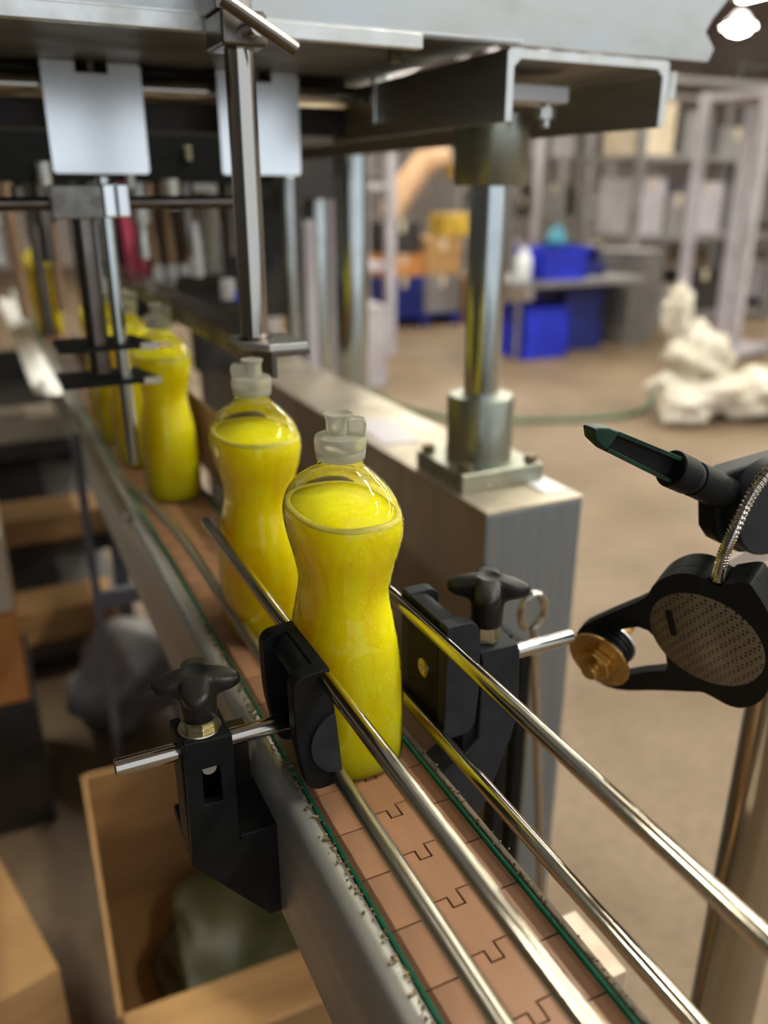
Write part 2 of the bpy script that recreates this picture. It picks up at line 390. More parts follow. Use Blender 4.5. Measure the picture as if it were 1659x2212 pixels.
# ------------------------------------------------------------------ guide rails
R = 0.0049
LX1, LZ1, LX2, LZ2 = -0.0355, CZ + 0.094, -0.0290, CZ + 0.0225
RX, RZ1, RZ2 = 0.0480, CZ + 0.094, CZ + 0.0215
def rail(pts, m, label):
    o = MB().tube(pts, R, 24).build('guide_rail', m, bevel=0.0006)
    return tag(o, label, 'rail', None)
rail([(LX1, -0.42, LZ1), (LX1, 0.222, LZ1)], M['steel'], 'upper steel guide rail left of the bottles, ends behind the front bottle')
pts = [(LX2, -0.42, LZ2), (LX2, 0.25, LZ2), (LX2, 0.34, LZ2), (-0.032, 0.40, LZ2), (-0.038, 0.47, LZ2), (-0.047, 0.54, LZ2 + 0.001), (-0.058, 0.62, LZ2 + 0.002)]
rail(pts, M['worn_steel'], 'lower left worn guide rail whose far end bends outward over the side frame')
rail([(RX, -0.42, RZ1), (RX, 0.16, RZ1)], M['steel'], 'upper steel guide rail right of the bottles, crossing in front of the sensor post')
rail([(RX, -0.42, RZ2), (RX, 0.16, RZ2)], M['steel'], 'lower steel guide rail right of the bottles, just above the chain edge')

# ------------------------------------------------------------------ rail brackets
def knob(t, c, r, h, z0, m, spin=0.0, n=4):
    """star knob: round hub that flares into drooping wings"""
    k = MB()
    prof = []
    rows = [(0.000, 0.0104, 0), (0.001, 0.0113, 0), (0.0120, 0.0117, 0), (0.0150, 0.0119, 0.06), (0.0175, 0.0121, 0.35), (0.0200, 0.0123, 0.80), (0.0222, 0.0124, 0.98), (0.0255, 0.0124, 1.0), (0.0268, 0.0123, 0.97), (0.0280, 0.0116, 0.80), (0.0290, 0.0100, 0.50), (0.0297, 0.0084, 0.12), (0.0296, 0.0070, 0.0), (0.0289, 0.0052, 0.0), (0.0288, 0.0005, 0)]
    s = h / 0.0297
    def fn(rr, z, a):
        base, amp = rr
        lobe = ((1 + math.cos(n * (a - spin))) / 2) ** 0.78
        q = base + (r - 0.0126) * amp * lobe
        zz = z * s - 0.0026 * lobe * amp * (0.4 + 0.6 * z / 0.03)
        return q * math.cos(a), q * math.sin(a), zz
    k.lathe([((b, a), z) for z, b, a in rows], (c[0], c[1], z0), 80, fn)
    return k.build('knob', m, t, ang=60)

def hexnut(mb, c, r, z0, z1): return mb.cyl((c[0], c[1], z0), (c[0], c[1], z1), r, seg=6)

def d_flange(x0, sgn, z0, z1, bulge):
    """outline (x,z) of a clamp-head flange: flat towards the belt, rounded corners away from it"""
    w = 0.0245; rt, rb_ = 0.009, 0.011; pts = [(x0, z0), (x0, z1)]
    for k in range(7):
        a = math.pi / 2 * (1 - k / 6); pts.append((x0 + sgn * (w - rt + rt * math.cos(a)), z1 - rt + rt * math.sin(a)))
    pts.append((x0 + sgn * (w + 0.002), (z0 + z1) / 2 + 0.004)); pts.append((x0 + sgn * (w + 0.002), (z0 + z1) / 2 - 0.006))
    for k in range(7):
        a = -math.pi / 2 * k / 6; pts.append((x0 + sgn * (w - rb_ + rb_ * math.cos(a)), z0 + rb_ + rb_ * math.sin(a)))
    return pts

# left bracket ---------------------------------------------------------------
lb = thing('rail_bracket', (-0.104, -0.02, 0.80), 'black rail bracket with star knob clamped to the left side of the conveyor', 'bracket', 'rail brackets')
RY, RODZ = -0.020, 0.945
body = MB()
# slotted post: front plate with a slot, side walls, back wall, top
fx0, fx1 = -0.1195, -0.0885
slot = [(-0.1085, 0.912), (-0.0975, 0.912), (-0.0975, 0.938), (-0.1085, 0.938)]
body.prism([(fx0, 0.870), (fx1, 0.870), (fx1, 0.957), (fx0 + 0.002, 0.959)], 'y', -0.035, -0.029, hole=slot)
body.span(fx0, fx0 + 0.006, -0.029, -0.006, 0.87, 0.957)
body.span(fx1 - 0.006, fx1, -0.029, -0.006, 0.87, 0.957)
body.span(fx0, fx1, -0.008, -0.004, 0.87, 0.957)
body.span(fx0, fx1, -0.0345, -0.004, 0.951, 0.958)
body.build('bracket_body', M['black'], lb, bevel=0.0009)
jaw = MB().prism([(-0.0885, 0.880), (-0.0535, 0.8795), (-0.0535, 0.806), (-0.072, 0.806), (-0.120, 0.868), (-0.1195, 0.876), (-0.0885, 0.876)], 'y', -0.0345, 0.018)
jaw.build('jaw', M['black'], lb, bevel=0.0012)
MB().span(-0.090, -0.0655, 0.016, 0.026, 0.81, 0.925).build('jaw_plate', M['dark_steel'], lb, bevel=0.0008)
MB().cyl((-0.103, -0.0305, 0.9345), (-0.103, -0.010, 0.9345), 0.0045, seg=20).build('stop_pin', M['alu'], lb)
MB().cyl((-0.156, RY, RODZ), (-0.040, RY, RODZ), 0.0056, seg=32).build('cross_rod', M['rod_steel'], lb, bevel=0.0006)
wa = MB().lathe([(0.006, 0), (0.0128, 0), (0.0132, 0.0006), (0.0128, 0.0014), (0.006, 0.0014)], (-0.1045, RY, 0.958), 40, cap=False)
wa.build('washer', M['zinc'], lb)
nb = MB(); hexnut(nb, (-0.1045, RY), 0.0092, 0.9594, 0.9680); nb.build('nut', M['zinc'], lb, bevel=0.0005)
knob(lb, (-0.1045, RY), 0.0265, 0.031, 0.9665, M['knob'], spin=-0.22)
# clamp head holding both left rails, leaning 5 degrees
def head(t, x_face, sgn, y0, y1, z0, z1, tilt, mw, mf):
    piv = Vector((x_face, 0, (z0 + z1) / 2))
    def T(mb):
        return mb.xf(Matrix.Translation(piv) @ Matrix.Rotation(tilt, 4, 'Y') @ Matrix.Translation(-piv))
    ft = 0.011
    h = MB()
    h.span(x_face, x_face + sgn * 0.0075, y0 + ft, y1 - ft, z0 + 0.001, z1 - 0.0005)
    o = T(h).build('clamp_head', mw, t, bevel=0.0008)
    for (a, b) in ((y0, y0 + ft), (y1 - ft, y1)):
        f = MB().prism(d_flange(x_face, sgn, z0, z1, 0.017), 'y', a, b)
        T(f).build('clamp_flange', mf, t, bevel=0.0010)
    # half-round sleeves over the rails
    for zz in (z1 - 0.0105, z0 + 0.0115):
        s_ = MB().cyl((x_face + sgn * 0.0095, y0 + ft, zz), (x_face + sgn * 0.0095, y1 - ft, zz), 0.0088, seg=24)
        T(s_).build('rail_sleeve', mf, t)
    return o
head(lb, -0.0290, -1, -0.0560, 0.010, 0.9165, 1.0005, math.radians(-5.0), M['black'], M['black'])
def half_boss(xf, sgn, zc, r, y0, y1, tilt, t, pz):
    pts = [(xf + sgn * 0.0006, zc - r), (xf + sgn * 0.0006, zc + r)]
    for k in range(1, 14):
        a = math.pi / 2 - math.pi * k / 14
        pts.append((xf + sgn * (0.0006 + r * 0.86 * math.cos(a)), zc + r * math.sin(a)))
    m = MB().prism(pts, 'y', y0, y1); piv = Vector((xf, 0, pz))
    m.xf(Matrix.Translation(piv) @ Matrix.Rotation(tilt, 4, 'Y') @ Matrix.Translation(-piv))
    lab(m.build('end_boss', M['grey_plastic'], t, bevel=0.0006), 'grey half-round boss on the clamp end')
half_boss(-0.0290, -1, 0.9475, 0.0215, -0.0582, -0.0555, math.radians(-5), lb, 0.9585)

# right bracket --------------------------------------------------------------
rb = thing('rail_bracket', (0.105, -0.016, 0.80), 'black rail bracket with star knob on the right of the conveyor, before the cabinet', 'bracket', 'rail brackets')
RY2, RODZ2 = -0.016, 0.949
prof = [(0.088, 0.966), (0.121, 0.964), (0.1225, 0.958), (0.1245, 0.905), (0.1195, 0.886), (0.098, 0.828), (0.0465, 0.770), (0.0465, 0.860), (0.066, 0.876), (0.080, 0.884), (0.0905, 0.893), (0.091, 0.958)]
MB().prism(prof, 'y', -0.030, -0.003).build('bracket_body', M['grey_plastic'], rb, bevel=0.0014)
MB().span(0.080, 0.0905, -0.026, -0.006, 0.88, 0.955).build('rib', M['black'], rb)
MB().span(0.1255, 0.134, -0.004, 0.010, 0.70, 0.955).build('back_strap', M['black'], rb, bevel=0.001)
MB().cyl((0.066, RY2, RODZ2), (0.178, RY2, RODZ2), 0.0056, seg=32).build('cross_rod', M['rod_steel'], rb, bevel=0.0006)
nb = MB(); hexnut(nb, (0.102, RY2), 0.0100, 0.966, 0.979); nb.build('nut', M['zinc'], rb, bevel=0.0006)
knob(rb, (0.102, RY2), 0.0290, 0.037, 0.9785, M['knob'], spin=-2.16)
hd = head(rb, 0.0520, 1, -0.0470, 0.018, 0.9155, 1.0020, 0.0, M['black'], M['grey_plastic'])
bo = MB().lathe([(0.0005, 0), (0.0022, 0), (0.0024, 0.0012), (0.0050, 0.0014), (0.0068, 0.0008), (0.0070, -0.001)], (0, 0, 0), 24)
bo.xf(Matrix.Translation((0.0518, -0.0165, 0.956)) @ Matrix.Rotation(math.radians(-90), 4, 'Y'))
lab(bo.build('head_bolt', M['zinc'], rb), 'round bolt in the clamp face')

# ------------------------------------------------------------------ bottles
BP = [(0.0000, 0.0270, 0.0400, 2.6), (0.0015, 0.0305, 0.0440, 2.6), (0.0060, 0.0326, 0.0462, 2.7), (0.0200, 0.0334, 0.0468, 2.7), (0.0550, 0.0333, 0.0468, 2.7), (0.0860, 0.0315, 0.0445, 2.6),
      (0.1060, 0.0284, 0.0402, 2.6), (0.1240, 0.0262, 0.0372, 2.5), (0.1400, 0.0282, 0.0398, 2.5), (0.1580, 0.0322, 0.0456, 2.5), (0.1720, 0.0338, 0.0474, 2.5), (0.1830, 0.0318, 0.0446, 2.4), (0.1920, 0.0272, 0.0372, 2.3),
      (0.1990, 0.0208, 0.0262, 2.1), (0.2035, 0.0158, 0.0172, 2.0), (0.2060, 0.0143, 0.0146, 2.0), (0.2140, 0.0138, 0.0138, 2.0)]
BPS = catmull(BP, 5)
def sup(a, b, p, t):
    c, s = math.cos(t), math.sin(t)
    return math.copysign(abs(c) ** (2 / p), c) * a, math.copysign(abs(s) ** (2 / p), s) * b
def bottle_rings(mb, rows, seg):
    mb.lathe([((a, b, p), z) for z, a, b, p in rows], (0, 0, 0), seg, lambda r, z, t: (*sup(*r, t), z))
LEVEL = 0.1785
bottle0 = thing('soap_bottle', (0, 0, CZ), 'x', 'bottle', 'yellow soap bottles on the chain')
sb = MB(); bottle_rings(sb, BPS, 72); lab(sb.build('bottle_wall', M['pet'], bottle0, world=False, ang=70), 'clear plastic wall with an empty shoulder')
lq = MB(); rows = []
prev = None
for z, a, b, p in BPS:
    k = 0.0011
    if z <= LEVEL: rows.append((max(z, 0.0012), a - k, b - k, p)); prev = (z, a, b, p)
    elif prev:
        u = (LEVEL - prev[0]) / (z - prev[0]); a2, b2, p2 = [prev[i] + (v - prev[i]) * u for i, v in ((1, a), (2, b), (3, p))]
        rows.append((LEVEL - 0.0006, a2 - k, b2 - k, p2)); rows.append((LEVEL, a2 - k - 0.0012, b2 - k - 0.0012, p2)); break
bottle_rings(lq, rows, 72); lab(lq.build('soap', M['soap'], bottle0, world=False, ang=60), 'cloudy yellow soap')
fo = MB()
def at_z(z):
    for q0, q1 in zip(BPS, BPS[1:]):
        if q0[0] <= z <= q1[0]:
            u = (z - q0[0]) / max(1e-9, q1[0] - q0[0]); return [q0[k] + (q1[k] - q0[k]) * u for k in (1, 2, 3)]
fr = []
for dz, off in ((-0.0017, 0.0011), (-0.0013, 0.0008), (-0.0006, 0.0007), (0.0004, 0.0007), (0.0012, 0.0016), (0.0010, 0.0034), (0.0002, 0.0042)):
    a, b, p = at_z(LEVEL + dz); fr.append(((a - off, b - off, p), LEVEL + dz))
fo.lathe(fr, (0, 0, 0), 72, lambda r, z, t: (*sup(r[0], r[1], r[2], t), z), cap=False)
M['froth'] = mat('soap_froth', (0.96, 0.86, 0.20), (0.92, 0.76, 0.06), 0.5, 0, 260, sss=0.6, sssr=(0.02, 0.017, 0.002))
lab(fo.build('froth_ring', M['froth'], bottle0, world=False), 'pale froth at the soap level')
def make_cap(t, spin):
    c = MB()
    c.lathe([(0.0146, 0.2095), (0.0152, 0.2100), (0.0157, 0.2150), (0.0154, 0.2156), (0.0160, 0.2162), (0.0161, 0.2215), (0.0154, 0.2240), (0.0090, 0.2252), (0.0005, 0.2252)], (0, 0, 0), 48)
    cap = c.build('cap', M['cap'], t, world=False, ang=50)
    n = MB()
    n.lathe([(0.0076, 0.2235), (0.0074, 0.2335), (0.0084, 0.2362), (0.0090, 0.2372), (0.0088, 0.2380), (0.0078, 0.2382), (0.0070, 0.2376), (0.0004, 0.2376)], (-0.0012, 0, 0), 36)
    n.xf(Matrix.Rotation(spin, 4, 'Z')); n.build('spout', M['cap'], cap, world=False, ang=50)
    h = MB().prism([(0.004, 0.2235), (0.0148, 0.2235), (0.0160, 0.2320), (0.0148, 0.2338), (0.0110, 0.2344), (0.004, 0.2344)], 'y', -0.0058, 0.0058)
    h.xf(Matrix.Rotation(spin, 4, 'Z')); h.build('hinge_tab', M['cap'], cap, world=False, bevel=0.0008)
    return cap
make_cap(bottle0, -0.35)
bottle0['label'] = 'yellow soap bottle in front, nearest of the line, between both clamp heads'
def other_bottle(x, y, rz, label, spin=None):
    r = bottle0.copy(); COL.objects.link(r); r.location = (x, y, CZ); r.rotation_euler = (0, 0, rz); r['label'] = label
    for ch in list(bottle0.children):
        if ch.name.startswith('cap') and spin is not None: continue
        copy_tree(ch, r)
    if spin is not None: make_cap(r, spin)
    return r
other_bottle(0.002, 0.188, 0.05, 'second yellow soap bottle, its cap just beneath the end of the hold-down bar', spin=2.75)
other_bottle(0.006, 0.575, -0.04, 'third yellow soap bottle, out of focus beside the black stop plates')
other_bottle(-0.006, 0.735, 0.06, 'fourth yellow soap bottle, mostly hidden behind the third bottle')
other_bottle(-0.010, 0.860, 0.0, 'fifth yellow soap bottle, seen as a strip behind the black stop plates')
other_bottle(-0.008, 0.985, 0.0, 'sixth yellow soap bottle, far back below the stop plates')
for i, y in enumerate((2.02, 2.14, 2.26)):
    other_bottle(-0.012, y, 0.0, 'blurred yellow soap bottle at far upper left, %s of three there' % ('nearest', 'middle', 'farthest')[i])

# ------------------------------------------------------------------ hold-down guide: rod, foot plate and long bar over the caps
hg = thing('hold_down_guide', (0.03, 0.24, 1.14), 'steel hold-down guide: upright rod with foot plate and long dark bar over the caps', 'guide')
MB().cyl((0.0215, 0.235, 1.1455), (0.0215, 0.235, 1.52), 0.0115, seg=40).build('support_rod', M['rod_steel'], hg)
MB().prism([(0.0235, 0.202), (0.0565, 0.202), (0.0535, 0.262), (0.0060, 0.262), (0.0060, 0.222)], 'z', 1.1395, 1.1455).build('foot_plate', M['alu'], hg, bevel=0.0008)
MB().lathe([(0.0150, 0), (0.0138, 0.0015), (0.0122, 0.003)], (0.0215, 0.235, 1.1453), 32).build('weld_bead', M['dark_steel'], hg)
MB().prism([(0.0240, 1.1393), (0.058, 1.1393), (0.058, 1.1355), (0.0285, 1.1355), (0.0285, 1.1180), (0.0240, 1.1180)], 'y', 0.200, 1.15).build('bar', M['dark_steel'], hg, bevel=0.0006)
blk = MB().span(0.0035, 0.0385, 0.216, 0.262, 1.3615, 1.3850); blk.build('clamp_block', M['dark_steel'], hg, bevel=0.0025)
MB().span(0.0015, 0.0120, 0.222, 0.262, 1.385, 1.52).build('clamp_strap', M['dark_steel'], hg, bevel=0.001)
MB().cyl((0.0235, 0.220, 1.3725), (0.0255, 0.196, 1.3720), 0.0066, seg=24).build('clamp_screw', M['rod_steel'], hg)
hv = Vector((0.0541, 0.0, -0.0289)).normalized(); hc = Vector((0.0260, 0.196, 1.3725))
MB().cyl(hc - hv * 0.0305, hc + hv * 0.0305, 0.0050, seg=28).build('tee_handle', M['dark_steel'], hg, bevel=0.0008)

# ------------------------------------------------------------------ overhead gantry
BY = 0.272
gan = thing('machine_gantry', (0.2, 0.4, 1.38), 'overhead brushed steel gantry plate with channel beam at the top of the picture', 'machine')
pl = MB().prism([(-0.60, 1.388), (0.530, 1.386), (0.536, 1.398), (0.522, 1.412), (0.529, 1.424), (0.546, 1.442), (0.57, 1.70), (-0.60, 1.70)], 'y', BY, BY + 0.006)
lab(pl.build('front_plate', M['beam'], gan, bevel=0.0006), 'scuffed bright plate')
MB().prism([(-0.60, 1.3765), (0.195, 1.3765), (0.195, 1.3885), (-0.60, 1.3885)], 'y', BY - 0.006, BY + 0.004).build('lip_strip', M['alu'], gan, bevel=0.0008)
MB().prism([(-0.60, 1.3885), (0.30, 1.3885), (0.30, 1.3905), (-0.60, 1.3905)], 'y', BY - 0.003, BY).build('lip_bead', M['alu'], gan)
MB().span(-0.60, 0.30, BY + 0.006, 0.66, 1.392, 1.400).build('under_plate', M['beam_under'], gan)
# downward channel
cx0, cx1, ct, cb = 0.287, 0.481, 1.3845, 1.3235
def chan():
    o = [(cx0, cb), (cx0, ct - 0.003), (cx0 + 0.003, ct), (cx1 - 0.003, ct), (cx1, ct - 0.003), (cx1, cb), (cx1 - 0.0075, cb), (cx1 - 0.0075, ct - 0.015), (cx1 - 0.0145, ct - 0.0080), (cx0 + 0.0145, ct - 0.0080), (cx0 + 0.0075, ct - 0.015), (cx0 + 0.0075, cb)]
    return o
MB().prism(chan(), 'y', 0.2755, 1.42).build('channel', M['channel'], gan, ang=50)
MB().prism(chan(), 'y', 0.2735, 0.2757).build('channel_end', M['alu'], gan, ang=50)
MB().span(0.2965, 0.4020, 0.33, 0.38, 1.3475, 1.3635).build('spacer_block', M['white_pl'], gan, bevel=0.002)
MB().cyl((0.382, 0.342, 1.3475), (0.382, 0.342, 1.3250), 0.0050, seg=20).build('bolt', M['alu'], gan)
nb = MB(); hexnut(nb, (0.382, 0.342), 0.0105, 1.333, 1.343); nb.build('nut', M['alu'], gan)
MB().cyl((0.505, 0.30, 1.378), (0.505, 0.30, 1.352), 0.009, seg=20).build('highlight_stub', M['alu'], gan)  # bright stub standing in for an out-of-focus highlight
for x in (-0.24, 0.205): MB().cyl((x, 0.34, 1.392), (x, 0.34, 1.375), 0.0075, seg=6).build('plate_bolt', M['rust'], gan)
MB().span(-0.60, 0.29, 0.655, 0.70, 1.33, 1.40).build('rear_beam', M['dark_paint'], gan)

# lifting columns on the cabinet -------------------------------------------------
def column(x, y, zt, label, r=0.0225):
    t = thing('lift_column', (x, y, 0.916), label, 'column', 'lifting columns')
    MB().cyl((x, y, 0.92), (x, y, zt), r, seg=40).build('shaft', M['shaft'], t)
    MB().lathe([(0.0425, 0), (0.0425, 0.078), (0.0400, 0.0825), (r + 0.001, 0.0825)], (x, y, 0.940), 40).build('lower_collar', M['collar'], t)
    MB().lathe([(r + 0.001, 0), (0.0405, 0), (0.0425, 0.003), (0.0425, 0.074), (0.0400, 0.077)], (x, y, zt - 0.077), 40).build('upper_collar', M['collar'], t)
    MB().span(x - 0.060, x + 0.060, y - 0.060, y + 0.060, 0.9165, 0.9400).build('base_flange', M['collar'], t, bevel=0.002)
    for a, b in ((-1, -1), (1, -1), (-1, 1), (1, 1)):
        q = MB(); hexnut(q, (x + a * 0.048, y + b * 0.048), 0.0085, 0.940, 0.950); q.build('flange_bolt', M['rust'], t)
    return t
column(0.372, 0.428, 1.345, 'nearest lifting column with chrome shaft between grey-green collars on the cabinet')
rc = thing('rear_column', (0.515, 1.16, 0), 'plain chrome column rising behind the cabinet, between upright rod and nearest column', 'column')
MB().cyl((0.515, 1.16, 0.0), (0.515, 1.16, 1.345), 0.0335, seg=40).build('shaft', M['shaft'], rc)
MB().lathe([(0.060, 0), (0.060, 0.02), (0.029, 0.03)], (0.515, 1.16, 0.0), 32).build('foot', M['collar'], rc)
MB().span(0.45, 0.58, 1.10, 1.22, 1.345, 1.375).build('top_plate', M['channel'], rc)

# cabinet ----------------------------------------------------------------------
cab = thing('machine_cabinet', (0.372, 0.7, 0), 'long stainless machine base cabinet beside the conveyor, grey end panel', 'cabinet')
MB().span(0.3065, 0.4415, 0.306, 1.45, 0.05, 0.912).build('cabinet_body', M['cabinet_side'], cab, bevel=0.003)
MB().span(0.3055, 0.4430, 0.3005, 0.306, 0.05, 0.9120).build('end_panel', M['cabinet'], cab, bevel=0.0015)
MB().span(0.3045, 0.4440, 0.3000, 1.45, 0.912, 0.9165).build('top_sheet', M['cabinet_side'], cab, bevel=0.001)
for x in (0.33, 0.42):
    for y in (0.34, 1.40): MB().cyl((x, y, 0), (x, y, 0.05), 0.015).build('foot', M['dark_paint'], cab)
tag(MB().prism([(0.405, 0.325), (0.438, 0.322), (0.440, 0.372), (0.408, 0.375)], 'z', 0.9167, 0.9178).build('paper_slip', M['white_pl']), 'white paper slip lying on the cabinet top beside the flange', 'paper')
tag(MB().prism([(0.315, 0.60), (0.37, 0.59), (0.39, 0.72), (0.33, 0.75)], 'z', 0.9167, 0.918).build('cloth', M['lilac_paint'], None), 'pale rag lying on the cabinet top between the two columns', 'rag')

# clip rod with loop + uprights between bracket and cabinet --------------------------
loop = []
for k in range(24):
    a = math.radians(-60 + k * 385 / 23)
    loop.append((0.2290 + 0.0130 * math.sin(a), 0.10, 0.8850 + 0.0175 - 0.0175 * math.cos(a)))
pts = [(0.3240, 0.10, 0.004), (0.2845, 0.10, 0.38), (0.2646, 0.10, 0.5718), (0.2440, 0.10, 0.770), (0.2346, 0.10, 0.860)] + [(0.2335, 0.10, 0.874)] + loop[4:]
tag(MB().tube(pts, 0.0040, 12).build('eye_rod', M['rod_steel']), 'thin upright steel rod with a loop on top, in front of the cabinet', 'rod')
up = thing('drive_guard', (0.235, 0.13, 0.0), 'narrow black upright guard standing between right bracket and cabinet', 'guard')
MB().span(0.2385, 0.2515, 0.126, 0.19, 0.0, 0.846).build('guard_panel', M['black'], up, bevel=0.001)
MB().span(0.2525, 0.2565, 0.13, 0.19, 0.0, 0.840).build('edge_trim', M['rust'], up)
MB().span(0.2330, 0.2385, 0.14, 0.19, 0.0, 0.84).build('backing', M['rust'], up)
MB().span(0.17, 0.30, 0.12, 0.20, 0.0, 0.012).build('foot', M['dark_steel'], up)

# ------------------------------------------------------------------ sensor stand at right
SY = -0.08
post = thing('sensor_post', (0.346, SY, 0), 'stainless tube post standing on the floor at the right edge', 'post')
MB().cyl((0.347, SY, 0.012), (0.347, SY, 0.900), 0.0285, seg=48).build('tube', M['rod_steel'], post)
MB().cyl((0.347, SY, 0), (0.347, SY, 0.012), 0.09, seg=40).build('foot_disc', M['dark_steel'], post)
MB().span(0.330, 0.412, -0.098, -0.036, 0.900, 0.910).build('mount_plate', M['dark_steel'], post, bevel=0.001)
MB().cyl((0.396, -0.048, 0.910), (0.396, -0.048, 1.085), 0.0095, seg=24).build('mount_rod', M['rod_steel'], post)
MB().span(0.325, 0.402, -0.066, -0.040, 1.046, 1.070).build('wand_lug', M['black'], post, bevel=0.001)
MB().cyl((0.2570, -0.1330, 0.972), (0.396, -0.050, 0.965), 0.0080, seg=20).build('bracket_arm', M['rod_steel'], post)

# bracket plate with round reflector, drawn in the XZ plane
rbk = thing('reflector_bracket', (0.231, -0.0928, 0.9716), 'black arm bracket holding a round dotted reflector, brass bolt at its left end', 'bracket')
BU, BV, BN = Vector((0.4689, -0.5292, -0.7071)), Vector((0.0900, -0.7678, 0.6343)), Vector((-0.8786, -0.3611, -0.3124))
BM = Matrix(((BU.x, BV.x, BN.x, 0.2310), (BU.y, BV.y, BN.y, -0.0928), (BU.z, BV.z, BN.z, 0.9716), (0, 0, 0, 1)))   # the bracket's own tilted frame
out = [(-0.0389, -0.1042), (-0.0432, -0.0895), (-0.0444, -0.0538), (-0.0452, -0.0184), (-0.0512, -0.0039), (-0.0538, 0.0099), (-0.0525, 0.0237), (-0.0461, 0.0349), (-0.0337, 0.0416), (-0.0337, 0.0465), (-0.0297, 0.062), (-0.0228, 0.0631), (-0.0053, 0.0592), (0.0206, 0.0459),
       (0.0487, 0.0154), (0.0568, -0.0002), (0.0582, -0.0153), (0.0527, -0.0253), (0.0398, -0.0346), (0.036, -0.0454), (0.0276, -0.0757), (0.0184, -0.112), (0.0021, -0.1261), (-0.023, -0.1166)]
hole = [(-0.0301, -0.0802), (-0.0285, -0.0566), (-0.0263, -0.0429), (-0.021, -0.0372), (-0.0111, -0.036), (0.0016, -0.0397), (0.0107, -0.0467), (0.0136, -0.0516), (0.0098, -0.0747), (0.0076, -0.0977), (-0.0073, -0.1036)]
out_s = catmull(out + out[:1], 3)[:-1]
MB().prism(out_s, 'z', -0.009, 0, hole=hole).xf(BM).build('bracket_plate', M['black'], rbk, bevel=0.0010)
arc = catmull(out[3:13], 4)
inn = [(u * 0.86, v * 0.86 + 0.001) for u, v in arc][::-1]
MB().prism(arc + inn, 'z', -0.024, -0.0088).xf(BM).build('ring_hood', M['black'], rbk, bevel=0.0012)
d = MB().lathe([(0.0004, 0.0012), (0.0385, 0.0012), (0.0405, 0.0), (0.0405, -0.004)], (-0.0005, 0.001, 0), 56)
lab(d.xf(BM).build('reflector', M['reflector'], rbk), 'round dotted reflector')
sv = Vector((0.0205, -0.0125)).normalized(); sp = Vector((-sv.y, sv.x)); sc = Vector((-0.0216, -0.0118))
sl = [sc + sv * a + sp * b for a, b in ((-0.0115, -0.0012), (-0.0095, -0.0025), (0.0095, -0.0025), (0.0115, -0.0012), (0.0115, 0.0012), (0.0095, 0.0025), (-0.0095, 0.0025), (-0.0115, 0.0012))]
MB().prism([(q.x, q.y) for q in sl], 'z', 0.0010, 0.0018).xf(BM).build('label_mark', M['black'], rbk)
c0 = BM @ Vector((-0.0197, -0.0820, 0.018)); ax = -BN
wsh = MB().cyl(c0, c0 + ax * 0.0022, 0.0250, seg=40); lab(wsh.build('brass_washer', M['brass'], rbk, bevel=0.0006), 'brass washer')
MB().cyl(c0 - ax * 0.0075, c0, 0.0135, seg=6).build('bolt_head', M['brass'], rbk, bevel=0.001)
MB().cyl(c0 - ax * 0.0155, c0 - ax * 0.0075, 0.0064, seg=24).build('stud', M['brass'], rbk, bevel=0.001)
rubber = MB()
for k in range(8): rubber.cyl(c0 + ax * (0.0022 + k * 0.0024), c0 + ax * (0.0044 + k * 0.0024), 0.0185 - 0.0008 * (k % 2), seg=36)
rubber.build('rubber_mount', M['black'], rbk)
MB().cyl(c0 + ax * 0.0214, c0 + ax * 0.0232, 0.0195, seg=36).build('back_washer', M['alu'], rbk)
MB().cyl(c0 + ax * 0.0232, c0 + ax * 0.050, 0.0075, seg=24).build('threaded_stud', M['brass'], rbk)

# sensor wand
PYO = SY + 0.02
sw = thing('sensor_wand', (0.25, PYO, 1.06), 'black sensor wand with dark green pointed tip aimed over the bottles', 'sensor')
a0, a1 = Vector((0.1235, SY, 1.1330)), Vector((0.2280, SY, 1.0830))
ad = (a1 - a0).normalized(); nrm = Vector((-ad.z, 0, ad.x))
def wv(t, w): q = a0 + ad * t + nrm * w; return (q.x, q.z)
LW = (a1 - a0).length
tip = MB().prism([wv(-0.001, 0.001), wv(0.004, -0.0048), wv(0.016, -0.0078), wv(0.0195, 0.0058), wv(0.010, 0.0052), wv(0.003, 0.0030)], 'y', SY - 0.005, SY + 0.006)
lab(tip.build('tip', M['deep_green'], sw, bevel=0.0014), 'dark green pointed tip')
ch = MB()
MB().prism([wv(0.016, -0.0076), wv(0.083, -0.0098), wv(0.083, 0.0078), wv(0.0195, 0.0056)], 'y', SY - 0.001, SY + 0.006).build('channel_floor', M['black'], sw)
ch.prism([wv(0.0185, 0.0030), wv(0.083, 0.0052), wv(0.083, 0.0080), wv(0.0195, 0.0058)], 'y', SY - 0.005, SY)
ch.prism([wv(0.0160, -0.0078), wv(0.083, -0.0100), wv(0.083, -0.0076), wv(0.0162, -0.0054)], 'y', SY - 0.005, SY)
ch.build('channel_body', M['deep_green'], sw, bevel=0.0004)
MB().cyl(a0 + ad * 0.076 - nrm * 0.001, a0 + ad * 0.094 - nrm * 0.001, 0.0122, seg=32).build('ferrule', M['black'], sw, bevel=0.0012)
MB().cyl(a0 + ad * 0.094 - nrm * 0.001, a0 + ad * 0.1005 - nrm * 0.001, 0.0105, seg=32).build('ring', M['grey_plastic'], sw)
MB().cyl(a0 + ad * 0.0985 - nrm * 0.001, a0 + ad * 0.135 - nrm * 0.001, 0.0118, seg=32).build('sleeve', M['black'], sw, bevel=0.001)
hs = MB().prism([(0.2200, 1.0880), (0.2440, 1.0920), (0.290, 1.096), (0.330, 1.085), (0.345, 1.060), (0.335, 1.034), (0.300, 1.024), (0.2630, 1.0285), (0.2420, 1.0400), (0.2345, 1.0490), (0.2300, 1.0720)], 'y', SY - 0.005, SY + 0.012)
hs.build('housing', M['black'], sw, bevel=0.003)
